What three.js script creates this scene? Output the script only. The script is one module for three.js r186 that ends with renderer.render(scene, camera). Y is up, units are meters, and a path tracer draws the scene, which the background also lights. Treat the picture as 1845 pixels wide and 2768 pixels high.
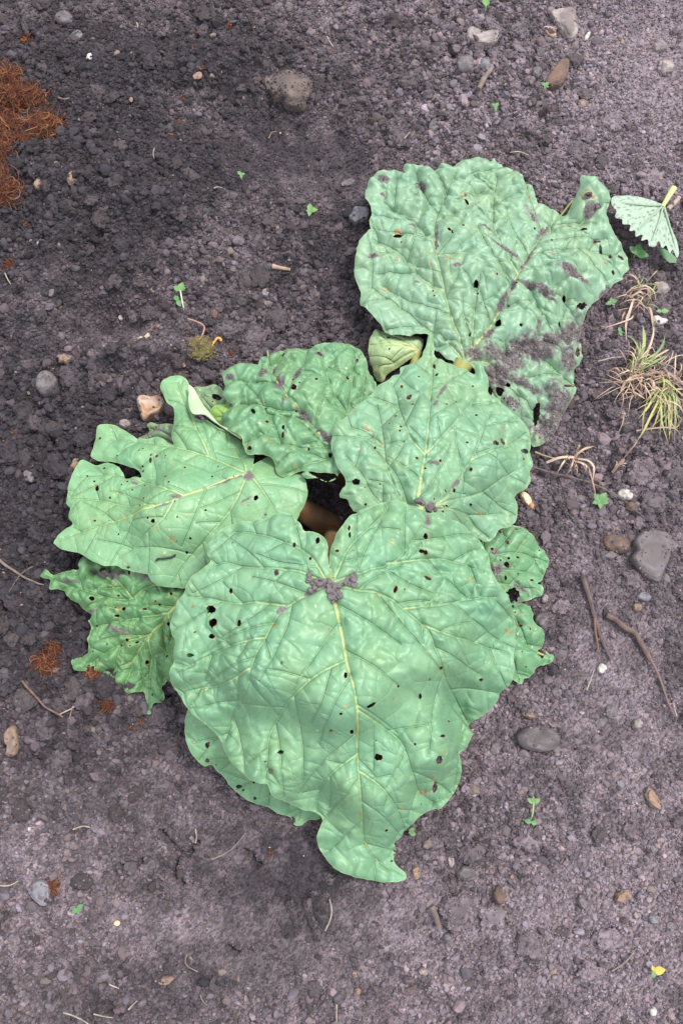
import * as THREE from 'three';
import { ImprovedNoise } from 'three/addons/math/ImprovedNoise.js';
import { mergeGeometries, mergeVertices } from 'three/addons/utils/BufferGeometryUtils.js';

// ------------------------------------------------------------------ camera, sky, sun, exposure
const FOV = 55, CAM_H = 1.2, TILT = 12 * Math.PI / 180, PW = 1845, PH = 2768;
const scene = new THREE.Scene();
const camera = new THREE.PerspectiveCamera(FOV, 682 / 1024, 0.02, 200);
camera.position.set(0, CAM_H, 0);
camera.up.set(0, 0, -1);
camera.lookAt(0, CAM_H - Math.cos(TILT), -Math.sin(TILT));
scene.add(camera);
{ // overcast sky: an even pale cloud layer, brighter overhead
  const W = 64, H = 32, d = new Float32Array(W * H * 4);
  for (let j = 0; j < H; j++) for (let i = 0; i < W; i++) {
    const el = ((j + 0.5) / H - 0.5) * Math.PI, s = Math.max(0, Math.sin(el)), l = 0.26 + 0.52 * s;
    d.set([l * 0.975, l * 0.985, l * 1.05, 1], (j * W + i) * 4);
  }
  const t = new THREE.DataTexture(d, W, H, THREE.RGBAFormat, THREE.FloatType);
  t.mapping = THREE.EquirectangularReflectionMapping; t.magFilter = THREE.LinearFilter; t.needsUpdate = true;
  scene.background = t; scene.environment = t;
}
const sun = new THREE.DirectionalLight(0xfff4ea, 1.5);
sun.position.set(1.1, 2.6, -1.0); sun.target.position.set(0, 0, -0.35);
sun.castShadow = true; sun.shadow.radius = 22; sun.shadow.mapSize.set(2048, 2048);
Object.assign(sun.shadow.camera, { left: -1.2, right: 1.2, top: 1.2, bottom: -1.2, near: 0.1, far: 8 });
scene.add(sun, sun.target);
const renderer = new THREE.WebGLRenderer({ antialias: true });
renderer.toneMapping = THREE.LinearToneMapping;
renderer.toneMappingExposure = 2.9;
renderer.shadowMap.enabled = true;

// ------------------------------------------------------------------ helpers
const perlin = new ImprovedNoise();
const n3 = (x, y, z) => perlin.noise(x + 100.37, y + 41.19, z + 77.71);
const fbm = (x, z, oct, s = 0) => { let a = 0, m = 1, f = 1; for (let i = 0; i < oct; i++) { a += m * n3(x * f, s + i * 7.3, z * f); m *= 0.5; f *= 2.03; } return a; };
function rng(seed) { let a = seed >>> 0; return () => { a = (a + 0x6D2B79F5) >>> 0; let t = a; t = Math.imul(t ^ (t >>> 15), t | 1); t ^= t + Math.imul(t ^ (t >>> 7), t | 61); return ((t ^ (t >>> 14)) >>> 0) / 4294967296; }; }
const lerp = (a, b, t) => a + (b - a) * t, clamp = (x, a = 0, b = 1) => Math.min(b, Math.max(a, x));
const sstep = (a, b, x) => { const t = clamp((x - a) / (b - a)); return t * t * (3 - 2 * t); };
const mix3 = (a, b, t) => [lerp(a[0], b[0], t), lerp(a[1], b[1], t), lerp(a[2], b[2], t)];
// a photo position (1845 x 2768) gives a direction; height says where along it
const TF = Math.tan(FOV * Math.PI / 360), SN = Math.sin(TILT), CS = Math.cos(TILT);
function at(sx, sy, h = 0) {
  const u = (sx / PW * 2 - 1) * TF * 682 / 1024, v = (1 - 2 * sy / PH) * TF;
  const dy = -CS + v * SN, dz = -SN - v * CS, t = (h - CAM_H) / dy;
  return [u * t, dz * t];
}
const crop = (x0, y0, k) => (flat) => { const o = []; for (let i = 0; i < flat.length; i += 2) o.push([x0 + flat[i] / k, y0 + flat[i + 1] / k]); return o; };
const c1 = crop(0, 0, 1.695), c2 = crop(920, 0, 1.695), c3 = crop(0, 600, 1.695), c4 = crop(920, 400, 1.695), c5 = crop(80, 980, 1.8556), c6 = crop(800, 880, 2.24),
  c7 = crop(440, 1300, 1.4255), c8 = crop(1200, 1200, 2.431), c9 = crop(920, 1900, 1.695), c10 = crop(0, 1900, 1.695), c11 = crop(0, 1400, 3.136), c12 = crop(1500, 460, 2.8), cP = crop(0, 0, 0.85);
const K = new Map([[c1, 1.695], [c2, 1.695], [c3, 1.695], [c4, 1.695], [c5, 1.8556], [c6, 2.24], [c7, 1.4255], [c8, 2.431], [c9, 1.695], [c10, 1.695], [c11, 3.136], [c12, 2.8], [cP, 0.85]]);
const PX = 0.85 / 1845; // metres for one photo pixel on the ground, about

const taken = {};
const numbered = (n) => { const k = taken[n] = (taken[n] ?? -1) + 1; return k ? n + '_' + String(k).padStart(3, '0') : n; };
function tag(o, label, category, group, kind) { o.userData.label = label; o.userData.category = category; if (group) o.userData.group = group; if (kind) o.userData.kind = kind; return o; }
const shade = (o) => { o.castShadow = o.receiveShadow = true; return o; };
function mesh(name, g, m, parent) { const o = shade(new THREE.Mesh(g, m)); o.name = parent ? name : numbered(name); (parent || scene).add(o); return o; }
function group(name, x, y, z) { const o = new THREE.Group(); o.name = numbered(name); o.position.set(x, y, z); scene.add(o); return o; }
const std = (rgb, roughness = 0.9, extra = {}) => new THREE.MeshStandardMaterial({ color: new THREE.Color().setRGB(...rgb), roughness, ...extra });
const vcol = (roughness = 0.9, extra = {}) => new THREE.MeshStandardMaterial({ vertexColors: true, roughness, ...extra });
function paint(g, fn) { const p = g.attributes.position, c = new Float32Array(p.count * 3); for (let i = 0; i < p.count; i++) c.set(fn(p.getX(i), p.getY(i), p.getZ(i), i), i * 3); g.setAttribute('color', new THREE.BufferAttribute(c, 3)); return g; }

// ------------------------------------------------------------------ soil shape and colour
const gauss = (list) => { const w = list.map(([px, py, rx, ry, a, rot = 0]) => { const [x, z] = at(px / 0.85, py / 0.85); return [x, z, rx * PX / 0.85, ry * PX / 0.85, a, Math.cos(rot), Math.sin(rot)]; });
  return (x, z) => { let s = 0; for (const [cx, cz, rx, rz, a, c, n] of w) { const dx = x - cx, dz = z - cz, u = (dx * c + dz * n) / rx, v = (-dx * n + dz * c) / rz, q = u * u + v * v; if (q < 9) s += a * Math.exp(-q); } return s; }; };
const mounds = gauss([[255, 720, 95, 72, -0.055], [330, 815, 150, 36, 0.03], [120, 640, 60, 140, 0.03, 0.3], [700, 350, 200, 110, -0.032, 0.35], [500, 150, 240, 80, 0.026], [150, 420, 200, 120, 0.028], [430, 500, 120, 40, 0.018, 0.4], [640, 2090, 150, 120, -0.014], [420, 1960, 90, 70, 0.008],
  [1450, 950, 90, 160, 0.012], [1420, 1080, 60, 40, -0.014], [1330, 900, 50, 120, -0.012], [1100, 180, 200, 120, 0.01], [1380, 760, 80, 40, -0.008], [1420, 560, 60, 60, -0.012], [200, 1650, 150, 120, 0.008], [1150, 1950, 130, 60, -0.009], [720, 1150, 120, 130, -0.012], [1500, 150, 120, 300, -0.008]]);
const roughs = gauss([[700, 360, 170, 80, -1.1, 0.3], [640, 330, 130, 60, -0.5], [290, 740, 60, 60, -0.7], [1500, 150, 130, 260, -0.55], [560, 2150, 200, 90, -0.85], [600, 1960, 170, 80, -0.6], [900, 2100, 160, 90, -0.5], [1450, 1700, 200, 300, -0.35], [1350, 1500, 150, 200, -0.35], [1300, 2200, 300, 200, -0.25], [100, 2000, 150, 90, -0.35],
  [150, 420, 250, 200, 0.45], [600, 700, 240, 160, 0.35], [150, 1000, 200, 180, 0.5], [130, 1450, 160, 260, 0.5], [1450, 1050, 120, 180, 0.3], [1000, 180, 300, 140, 0.3]]);
const wetsAndShade = gauss([[700, 340, 170, 90, 0.6], [150, 300, 340, 340, 0.85], [450, 200, 260, 180, 0.35], [60, 1200, 160, 500, 0.3], [500, 100, 300, 120, 0.3], [300, 480, 260, 140, 0.55], [700, 620, 220, 130, 0.5], [150, 1000, 260, 240, 0.6], [120, 1450, 260, 280, 0.5], [560, 2010, 200, 110, 0.42], [720, 2060, 130, 130, 0.4], [250, 1850, 100, 50, 0.1], [450, 2230, 160, 60, 0.35], [850, 480, 130, 160, 0.35],  // damp soil at upper left; bottom centre blobs paint shade into the colour
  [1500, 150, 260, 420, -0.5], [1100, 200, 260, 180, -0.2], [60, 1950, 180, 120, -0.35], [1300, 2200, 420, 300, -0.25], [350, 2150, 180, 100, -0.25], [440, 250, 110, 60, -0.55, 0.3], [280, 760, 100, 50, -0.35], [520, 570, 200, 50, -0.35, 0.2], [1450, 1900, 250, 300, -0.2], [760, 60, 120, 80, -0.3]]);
const macro = (x, z) => mounds(x, z) + 0.012 * fbm(x * 4.2, z * 4.2, 2, 3);
const rough = (x, z) => clamp(0.62 + roughs(x, z) + 0.22 * fbm(x * 9, z * 9, 2, 9), 0.06, 1.25);
const cracks = [c10([735, 590, 765, 625, 800, 655, 815, 700, 800, 750, 805, 790, 850, 830]), c10([1115, 670, 1160, 700, 1185, 750]), c10([815, 690, 880, 680, 905, 640]), c10([1040, 1120, 1085, 1140]), c10([560, 745, 620, 740, 660, 715])].map((l) => l.map(([a, b]) => at(a, b)));
function segDist(px, pz, a, b) { const dx = b[0] - a[0], dz = b[1] - a[1], t = clamp(((px - a[0]) * dx + (pz - a[1]) * dz) / (dx * dx + dz * dz + 1e-12)); return Math.hypot(px - a[0] - dx * t, pz - a[1] - dz * t); }
const [ckx0, ckz0] = at(300, 2220), [ckx1, ckz1] = at(760, 2620);
function crackDepth(x, z) {
  if (x < ckx0 || x > ckx1 || z < ckz0 || z > ckz1) return 0;
  const wx = x + 0.004 * n3(x * 90, 1, z * 90), wz = z + 0.004 * n3(x * 90, 9, z * 90); let d = 9;
  for (const l of cracks) for (let i = 1; i < l.length; i++) d = Math.min(d, segDist(wx, wz, l[i - 1], l[i]));
  return 0.013 * (1 - sstep(0.0012, 0.0042, d));
}
function soilY(x, z) {
  const r = rough(x, z);
  const b = 1 - Math.abs(fbm(x * 38, z * 38, 2, 20)) * 1.6, c = 1 - Math.abs(n3(x * 95, 5, z * 95)) * 1.7;
  return macro(x, z) + r * (0.0105 * b + 0.0045 * c - 0.009) + 0.0013 * n3(x * 210, 2, z * 210) * (0.4 + r) + (0.003 + 0.006 * r) * fbm(x * 17, z * 17, 2, 31) - crackDepth(x, z);
}
const wetAndShade = (x, z) => clamp(0.42 + wetsAndShade(x, z) + 0.22 * fbm(x * 7, z * 7, 3, 50) + 0.4 * fbm(x * 38, z * 38, 3, 60));
const DRY = [0.136, 0.111, 0.127], MID = [0.071, 0.058, 0.0665], WET_SHADE = [0.0245, 0.0208, 0.0262];  // darkest tone serves both damp soil and the painted shade
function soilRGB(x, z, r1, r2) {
  const w = wetAndShade(x, z), c = w < 0.5 ? mix3(DRY, MID, sstep(0, 0.5, w)) : mix3(MID, WET_SHADE, sstep(0.5, 1, w)), k = 0.38 + 1.24 * r1, t = (r2 - 0.5) * 0.16;
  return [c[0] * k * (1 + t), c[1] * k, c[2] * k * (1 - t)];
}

// ------------------------------------------------------------------ ground sheet
{
  const axis = (lo, hi, step, far) => { const a = []; for (let v = lo; v <= hi; v += step) a.push(v); let s = step, l = lo, h = hi; const left = [], right = []; while (l > -far) { s *= 1.22; l -= s; left.unshift(l); } s = step; h = a[a.length - 1]; while (h < far) { s *= 1.22; h += s; right.push(h); } return [...left, ...a, ...right]; };
  const xs = axis(-0.66, 0.66, 0.0024, 40), zs = axis(-1.14, 0.44, 0.0024, 40), nx = xs.length, nz = zs.length, R = rng(5);
  const pos = new Float32Array(nx * nz * 3), col = new Float32Array(nx * nz * 3), idx = new Uint32Array((nx - 1) * (nz - 1) * 6);
  let k = 0;
  for (let j = 0; j < nz; j++) for (let i = 0; i < nx; i++, k += 3) {
    const x = xs[i], z = zs[j], near = Math.abs(x) < 1.2 && Math.abs(z + 0.35) < 1.5;
    pos[k] = x; pos[k + 1] = near ? soilY(x, z) : 0.012 * fbm(x * 4.2, z * 4.2, 2, 3); pos[k + 2] = z;
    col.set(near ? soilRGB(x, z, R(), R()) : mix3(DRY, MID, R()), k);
  }
  k = 0;
  for (let j = 0; j < nz - 1; j++) for (let i = 0; i < nx - 1; i++) { const a = j * nx + i, b = a + 1, c = a + nx, d = c + 1; idx.set([a, c, b, b, c, d], k); k += 6; }
  const g = new THREE.BufferGeometry();
  g.setAttribute('position', new THREE.BufferAttribute(pos, 3)); g.setAttribute('color', new THREE.BufferAttribute(col, 3)); g.setIndex(new THREE.BufferAttribute(idx, 1)); g.computeVertexNormals();
  const o = mesh('ground', g, vcol(0.95)); tag(o, 'crumbly grey brown garden soil of the vegetable bed', 'soil', null, 'structure');
}

// lumps: a sphere cut by random planes and roughened
function lump(seed, detail, planes, bumpy, squash = 1) {
  const R = rng(seed), P = [];
  for (let i = 0; i < planes; i++) { const u = R() * 2 - 1, a = R() * 6.283, s = Math.sqrt(1 - u * u); P.push([s * Math.cos(a), u, s * Math.sin(a), 0.62 + 0.34 * R()]); }
  let g = new THREE.IcosahedronGeometry(1, detail); g.deleteAttribute('uv'); g.deleteAttribute('normal'); g = mergeVertices(g, 1e-4);
  const p = g.attributes.position;
  for (let i = 0; i < p.count; i++) {
    const x = p.getX(i), y = p.getY(i), z = p.getZ(i); let r = 1;
    for (const [a, b, c, d] of P) { const q = a * x + b * y + c * z; if (q > 0.05) r = Math.min(r, d / q); }
    r = r * (1 + bumpy * (n3(x * 1.7 + seed, y * 1.7, z * 1.7) * 0.7 + n3(x * 4.2, y * 4.2 + seed, z * 4.2) * 0.35 + (detail > 3 ? n3(x * 9, y * 9, z * 9 + seed) * 0.2 : 0)));
    p.setXYZ(i, x * r, y * r * squash, z * r);
  }
  g.computeVertexNormals(); return g;
}
const soilMat = vcol(0.96), crumbMat = std([1, 1, 1], 0.95);

// loose crumbs over the whole bed: nobody could count them
const crumbShapes = [0, 1, 2, 3, 4, 5].map((i) => { const g = lump(300 + i, 1, 6, 0.45, 0.75).toNonIndexed(); g.computeVertexNormals(); return g; });
function crumbs(name, places, label, cat) {
  const top = new THREE.Group(); top.name = name; tag(top, label, cat, null, 'stuff'); scene.add(top);
  const R = rng(77), q = new THREE.Quaternion(), e = new THREE.Euler(), m = new THREE.Matrix4(), v = new THREE.Vector3(), s = new THREE.Vector3(), c = new THREE.Color();
  crumbShapes.forEach((g, k) => {
    const mine = places.filter((_, i) => i % crumbShapes.length === k); if (!mine.length) return;
    const o = shade(new THREE.InstancedMesh(g, crumbMat, mine.length)); o.name = 'crumb_layer'; o.userData.kind = 'stuff';
    mine.forEach(([x, y, z, r, rgb], i) => { q.setFromEuler(e.set(R() * 6.28, R() * 6.28, R() * 6.28)); s.set(r * (0.8 + 0.5 * R()), r * (0.7 + 0.4 * R()), r * (0.8 + 0.5 * R())); o.setMatrixAt(i, m.compose(v.set(x, y, z), q, s)); o.setColorAt(i, c.setRGB(...rgb)); });
    top.add(o);
  });
  return top;
}
{
  const R = rng(11), list = [];
  const push = (n, med, sig, minRough) => { for (let i = 0; i < n; i++) {
    const x = -0.64 + 1.28 * R(), z = -1.12 + 1.54 * R(), g = Math.sqrt(-2 * Math.log(R() + 1e-9)) * Math.cos(6.283 * R()), u = R(), rg = rough(x, z);
    if (u > (minRough ? rg - minRough   : 0.62 + rg)) continue;
    let r = Math.min(0.0075, med * Math.exp(sig * g) * (0.7 + 0.46 * rg));
    let rgb = soilRGB(x, z, R(), R()); const odd = R();
    if (odd < 0.0022) { rgb = [0.34, 0.31, 0.28]; r = Math.min(r, 0.0011); } else if (odd < 0.009) rgb = [0.15, 0.12, 0.105]; else if (odd < 0.0115 && x < 0.05) { rgb = [0.13, 0.035, 0.015]; r = Math.min(r, 0.0012); } else if (odd < 0.06) rgb = rgb.map((v) => v * 1.5);
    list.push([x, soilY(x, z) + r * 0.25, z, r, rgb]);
  } };
  push(430000, 0.00115, 0.5, 0); push(42000, 0.0026, 0.42, 0.15);
  crumbs('soil_crumbs', list, 'loose small soil crumbs and grit covering the garden bed', 'soil crumbs');
}

// ------------------------------------------------------------------ the rhubarb plant
const canvasOf = (w, h) => { const c = document.createElement('canvas'); c.width = w; c.height = h; return c; };
const [CRX, CRZ] = at(900, 1395);
const plant = group('rhubarb_plant', CRX, macro(CRX, CRZ), CRZ);
tag(plant, 'large rhubarb plant with broad holed green leaves spread over the soil', 'plant');
const PO = plant.position;
const leafMasks = [];
function inside(poly, x, z) { let c = false; for (let i = 0, j = poly.length - 1; i < poly.length; j = i++) { const a = poly[i], b = poly[j]; if ((a[1] > z) !== (b[1] > z) && x < (b[0] - a[0]) * (z - a[1]) / (b[1] - a[1]) + a[0]) c = !c; } return c; }
function lineDist(lines, x, z) { let d = 9; for (const l of lines) for (let i = 1; i < l.length; i++) { const q = segDist(x, z, l[i - 1], l[i]); if (q < d) d = q; } return d; }
// distances to many short lines, looked up through a coarse grid
function lineField(lines, reach) {
  const cell = reach, map = new Map();
  for (const l of lines) for (let i = 1; i < l.length; i++) { const a = l[i - 1], b = l[i];
    for (let u = Math.floor((Math.min(a[0], b[0]) - reach) / cell); u <= Math.floor((Math.max(a[0], b[0]) + reach) / cell); u++) for (let v = Math.floor((Math.min(a[1], b[1]) - reach) / cell); v <= Math.floor((Math.max(a[1], b[1]) + reach) / cell); v++) { const k = u * 4096 + v; if (!map.has(k)) map.set(k, []); map.get(k).push(a, b); } }
  return (x, z) => { const s = map.get(Math.floor(x / cell) * 4096 + Math.floor(z / cell)); if (!s) return reach; let d = reach; for (let i = 0; i < s.length; i += 2) { const q = segDist(x, z, s[i], s[i + 1]); if (q < d) d = q; } return d; };
}
function smoothLine(pts, step, closed) {
  const cv = new THREE.CatmullRomCurve3(pts.map(([x, z]) => new THREE.Vector3(x, 0, z)), closed, 'centripetal'), n = Math.max(4, Math.round(cv.getLength() / step));
  return cv.getSpacedPoints(n).slice(0, closed ? n : n + 1).map((p) => [p.x, p.z]);
}
function cells(x, z, seed) { const ix = Math.floor(x), iz = Math.floor(z); let f = 0; for (let a = -1; a < 2; a++) for (let b = -1; b < 2; b++) { let h = Math.imul(ix + a, 374761393) ^ Math.imul(iz + b, 668265263) ^ Math.imul(seed, 1274126177); h = Math.imul(h ^ (h >>> 13), 1103515245); h ^= h >>> 16; const dx = ix + a + (h & 1023) / 1024 - x, dz = iz + b + ((h >>> 10) & 1023) / 1024 - z; f += Math.exp(-7 * (dx * dx + dz * dz)); } return Math.min(1, f); } // soft bumps, one to a cell

function makeLeaf(o) {
  o.tone = (o.tone || [0.085, 0.2, 0.112]).map((v, k) => v * [1.5, 1.3, 1.31][k]);
  const { seed, pucker = 1, wave = 1, tone = [0.085, 0.2, 0.112], under = [0.2, 0.33, 0.14], yellow = 0.4, edgeDrop = 0.006, specks = 40, step = 0.0014 } = o, R = rng(seed);
  const ctrl = o.ctrl.map(([p, h]) => [...at(p[0], p[1], h), h]);
  const H = (x, z) => { let s = 0, w = 0; for (const [a, b, h] of ctrl) { const d = (x - a) ** 2 + (z - b) ** 2 + 0.0006, q = 1 / (d * d); s += q * h; w += q; } return s / w; };
  const proj = ([sx, sy]) => { let h = 0.08, p; for (let i = 0; i < 8; i++) { p = at(sx, sy, h); h = H(p[0], p[1]); } return p; };
  let poly = smoothLine(o.out.map(proj), 0.0035, true);
  poly = poly.map(([x, z]) => { const a = 0.0011 * (o.ragged ?? 1); return [x + a * (n3(x * 130, seed, z * 130) + 0.6 * n3(x * 330, seed, z * 330)), z + a * (n3(x * 130, seed + 9, z * 130) + 0.6 * n3(x * 330, seed + 5, z * 330))]; });
  leafMasks.push(poly);
  const mains = o.veins.map((v) => smoothLine(v.map(proj), 0.004, false));
  // side veins grow from the main ones
  const second = [], third = [];
  const grow = (line, gap, ang, len, out, level, stop) => {
    let side = R() < 0.5 ? 1 : -1, next = gap * (0.5 + 0.5 * R()), s = 0;
    for (let i = 1; i < line.length; i++) {
      const dx = line[i][0] - line[i - 1][0], dz = line[i][1] - line[i - 1][1], l = Math.hypot(dx, dz); s += l; if (s < next) continue; next += gap * (0.75 + 0.5 * R());
      side = -side; const t0 = Math.atan2(dz, dx); let a = t0 + side * ang * (0.9 + 0.2 * R()), p = [...line[i]]; const w = [[...p]], L = len * (0.7 + 0.6 * R()), bend = -side * (level === 1 ? 4 : 3) * (0.5 + 0.7 * R()), st = level === 1 ? 0.004 : 0.002;
      for (let q = 0; q < L; q += st) { a += bend * st + (R() - 0.5) * (level === 1 ? 0.12 : 0.3); p = [p[0] + Math.cos(a) * st, p[1] + Math.sin(a) * st]; if (!inside(poly, p[0], p[1])) break; w.push([...p]); if (q > (level === 1 ? 0.012 : 0.004) && stop(p[0], p[1], line)) break; }
      if (w.length > 2) out.push(w);
    }
  };
  for (const m of mains) grow(m, 0.024, 0.92, 0.08, second, 1, (x, z, own) => lineDist(mains.filter((k) => k !== own), x, z) < 0.004 || lineDist(second, x, z) < 0.004);
  { const fs = lineField([...mains, ...second], 0.004); for (const m of [...second, ...mains]) grow(m, 0.0105, 1.25, 0.024, third, 2, (x, z) => fs(x, z) < 0.0016); }
  const f1 = lineField(mains, 0.03), f2 = lineField(second, 0.015), f3 = lineField(third, 0.005);
  const holes = o.holes.map(([p, rx, ry, rot]) => { const c = proj(p), k = PX * (1 - H(c[0], c[1]) / CAM_H) * 1.0; return [c[0], c[1], Math.max(0.0014, rx * k * 1.15), Math.max(0.0014, ry * k * 1.15), Math.cos(rot), Math.sin(rot)]; });
  for (let i = 0; i < (o.tiny ?? 9); i++) { const q = poly[Math.floor(R() * poly.length)], b = o.veins[0].map(proj), m = b[Math.floor(b.length * (0.2 + 0.6 * R()))], t = 0.12 + 0.75 * R(); holes.push([lerp(q[0], m[0], t), lerp(q[1], m[1], t), 0.001 + 0.0012 * R(), 0.001 + 0.0014 * R() * R(), 1, 0]); }
  const holeAt = (x, z) => { let d = 9; for (const [cx, cz, rx, rz, c, s] of holes) { const dx = x - cx, dz = z - cz; if (Math.abs(dx) + Math.abs(dz) > 0.06) continue; const u = (dx * c + dz * s) / rx, v = (-dx * s + dz * c) / rz, q = Math.hypot(u, v), wob = 1 + 0.42 * n3(x * 380, seed, z * 380) + 0.2 * n3(x * 900, seed, z * 900); d = Math.min(d, (q - wob) * Math.min(rx, rz)); } return d; };
  let x0 = 9, x1 = -9, z0 = 9, z1 = -9; for (const [x, z] of poly) { x0 = Math.min(x0, x); x1 = Math.max(x1, x); z0 = Math.min(z0, z); z1 = Math.max(z1, z); }
  x0 -= 0.004; x1 += 0.004; z0 -= 0.004; z1 += 0.004;
  const fe = lineField([[...poly, poly[0]]], 0.03);
  const field = (x, z) => { const e = fe(x, z), i = inside(poly, x, z); return Math.min(i ? e : -e, holeAt(x, z)); };
  const height = (x, z) => {
    const d1 = f1(x, z), d2 = f2(x, z), d3 = f3(x, z), e = inside(poly, x, z) ? fe(x, z) : 0;
    const wx = x + 0.009 * n3(x * 40, seed, z * 40), wz = z + 0.009 * n3(x * 40, seed + 4, z * 40);
    const dome = 0.5 * cells(wx * 40, wz * 40, seed) + 0.5 * cells(wx * 72 + 3, wz * 72, seed + 1), amp = pucker * (0.55 + 0.9 * clamp(0.5 + 0.9 * n3(x * 9, seed + 2, z * 9)));
    let y = amp * (0.0056 * dome + 0.005 * (1 - Math.exp(-d2 / 0.0055)) + 0.0019 * (1 - Math.exp(-d3 / 0.0026))) + 0.0062 * pucker * (1 - Math.exp(-d1 / 0.009));
    y += wave * (0.007 * n3(x * 12, seed + 1, z * 12) + 0.0024 * n3(x * 31, seed + 3, z * 31));
    const ee = Math.exp(-e / 0.009); y += ee * (-edgeDrop + wave * 0.004 * n3(x * 34, seed + 6, z * 34)) - amp * 0.004 * ee;
    if (o.extra) y += o.extra(x, z);
    return Math.max(H(x, z) + y - 0.012 * pucker, macro(x, z) + 0.003 + 0.002 * n3(x * 60, 3, z * 60));
  };
  // the blade: a fine sheet clipped along the outline and round the holes, with an underside and a rim
  const nx = Math.ceil((x1 - x0) / step) + 1, nz = Math.ceil((z1 - z0) / step) + 1, F = new Float32Array(nx * nz);
  for (let j = 0; j < nz; j++) for (let i = 0; i < nx; i++) F[j * nx + i] = field(x0 + i * step, z0 + j * step);
  const vid = new Map(), P = [], tri = [];
  const vert = (k, x, z) => { let v = vid.get(k); if (v === undefined) { v = P.length / 3; P.push(x, height(x, z), z); vid.set(k, v); } return v; };
  const node = (i, j) => vert('n' + (j * nx + i), x0 + i * step, z0 + j * step);
  const cut = (i, j, a, b) => { if (a > i || b > j || (a === i && b > j)) { [i, a] = [a, i];[j, b] = [b, j]; } const fa = F[j * nx + i], fb = F[b * nx + a], t = clamp(fa / (fa - fb), 0.04, 0.96); return vert('e' + (j * nx + i) + '_' + (b * nx + a), x0 + lerp(i, a, t) * step, z0 + lerp(j, b, t) * step); };
  for (let j = 0; j < nz - 1; j++) for (let i = 0; i < nx - 1; i++) {
    const q = [[i, j], [i, j + 1], [i + 1, j + 1], [i + 1, j]], s = q.map(([a, b]) => F[b * nx + a] > 0); if (!s.includes(true)) continue;
    const ring = [];
    for (let k = 0; k < 4; k++) { const n = (k + 1) % 4; if (s[k]) ring.push(node(...q[k])); if (s[k] !== s[n]) ring.push(cut(...q[k], ...q[n])); }
    for (let k = 2; k < ring.length; k++) tri.push(ring[0], ring[k - 1], ring[k]);
  }
  const sheet = new THREE.BufferGeometry(); sheet.setAttribute('position', new THREE.BufferAttribute(new Float32Array(P), 3)); sheet.setIndex(new THREE.BufferAttribute(new Uint32Array(tri), 1)); sheet.computeVertexNormals();
  const nv = P.length / 3, N = sheet.attributes.normal.array, pos = new Float32Array(nv * 6), nor = new Float32Array(nv * 6), uv = new Float32Array(nv * 4), TH = 0.0006;
  for (let i = 0; i < nv; i++) { for (let k = 0; k < 3; k++) { const p = P[i * 3 + k] - (k === 0 ? PO.x : k === 1 ? PO.y : PO.z); pos[i * 3 + k] = p; pos[(nv + i) * 3 + k] = p - N[i * 3 + k] * TH; nor[i * 3 + k] = N[i * 3 + k]; nor[(nv + i) * 3 + k] = -N[i * 3 + k]; } const u = (P[i * 3] - x0) / (x1 - x0), v = 1 - (P[i * 3 + 2] - z0) / (z1 - z0); uv[i * 2] = uv[(nv + i) * 2] = u; uv[i * 2 + 1] = uv[(nv + i) * 2 + 1] = v; }
  const edges = new Map(); for (let t = 0; t < tri.length; t += 3) for (let k = 0; k < 3; k++) { const a = tri[t + k], b = tri[t + (k + 1) % 3], r = b * 4e6 + a; if (edges.has(r)) edges.delete(r); else edges.set(a * 4e6 + b, [a, b]); }
  const low = []; for (let t = 0; t < tri.length; t += 3) low.push(nv + tri[t], nv + tri[t + 2], nv + tri[t + 1]);
  for (const [a, b] of edges.values()) low.push(a, nv + a, b, b, nv + a, nv + b);
  const g = new THREE.BufferGeometry(); g.setAttribute('position', new THREE.BufferAttribute(pos, 3)); g.setAttribute('normal', new THREE.BufferAttribute(nor, 3)); g.setAttribute('uv', new THREE.BufferAttribute(uv, 2));
  const ia = new Uint32Array(tri.length + low.length); ia.set(tri); ia.set(low, tri.length); g.setIndex(new THREE.BufferAttribute(ia, 1));
  g.addGroup(0, tri.length, 0); g.addGroup(tri.length, low.length, 1);
  // tint: the colours of the upper side (veins are yellower and paler than the blade); relief: heights for the bump map, veins sunken
  const res = Math.min(1536, Math.max(256, Math.round(Math.max(x1 - x0, z1 - z0) / 0.00036))), kx = res / Math.max(x1 - x0, z1 - z0), W = Math.round((x1 - x0) * kx), Hh = Math.round((z1 - z0) * kx);
  const cv = canvasOf(W, Hh), tint = cv.getContext('2d'), bv = canvasOf(W, Hh), relief = bv.getContext('2d');
  const U = (x) => (x - x0) * kx, V = (z) => (z - z0) * kx;
  const sr = (c) => { const t = c <= 0.0031308 ? 12.92 * c : 1.055 * c ** (1 / 2.4) - 0.055; return Math.round(255 * clamp(t)); }, css = (c, a = 1) => `rgba(${sr(c[0])},${sr(c[1])},${sr(c[2])},${a})`;
  const im = tint.createImageData(W, Hh), D = im.data;
  const cool = [tone[0] * 0.84, tone[1] * 1.01, tone[2] * 1.16], warm = [tone[0] * 1.22, tone[1] * 1.0, tone[2] * 0.8]; // pigment drifts between bluish and yellowish green of one brightness
  for (let j = 0; j < Hh; j++) for (let i = 0; i < W; i++) { const x = x0 + i / kx, z = z0 + j / kx; const a = fbm(x * 26, z * 26, 3, seed), b = fbm(x * 11, z * 11, 2, seed + 40), c2_ = n3(x * 300, seed, z * 300);
    const h = a * 0.4 + b * 0.25, c = h > 0 ? mix3(tone, warm, clamp(h)) : mix3(tone, cool, clamp(-h)), m = 1 + 0.1 * c2_ + 0.08 * n3(x * 900, seed, z * 900); const q = (j * W + i) * 4; D[q] = sr(c[0] * m); D[q + 1] = sr(c[1] * m); D[q + 2] = sr(c[2] * m); D[q + 3] = 255; }
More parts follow.
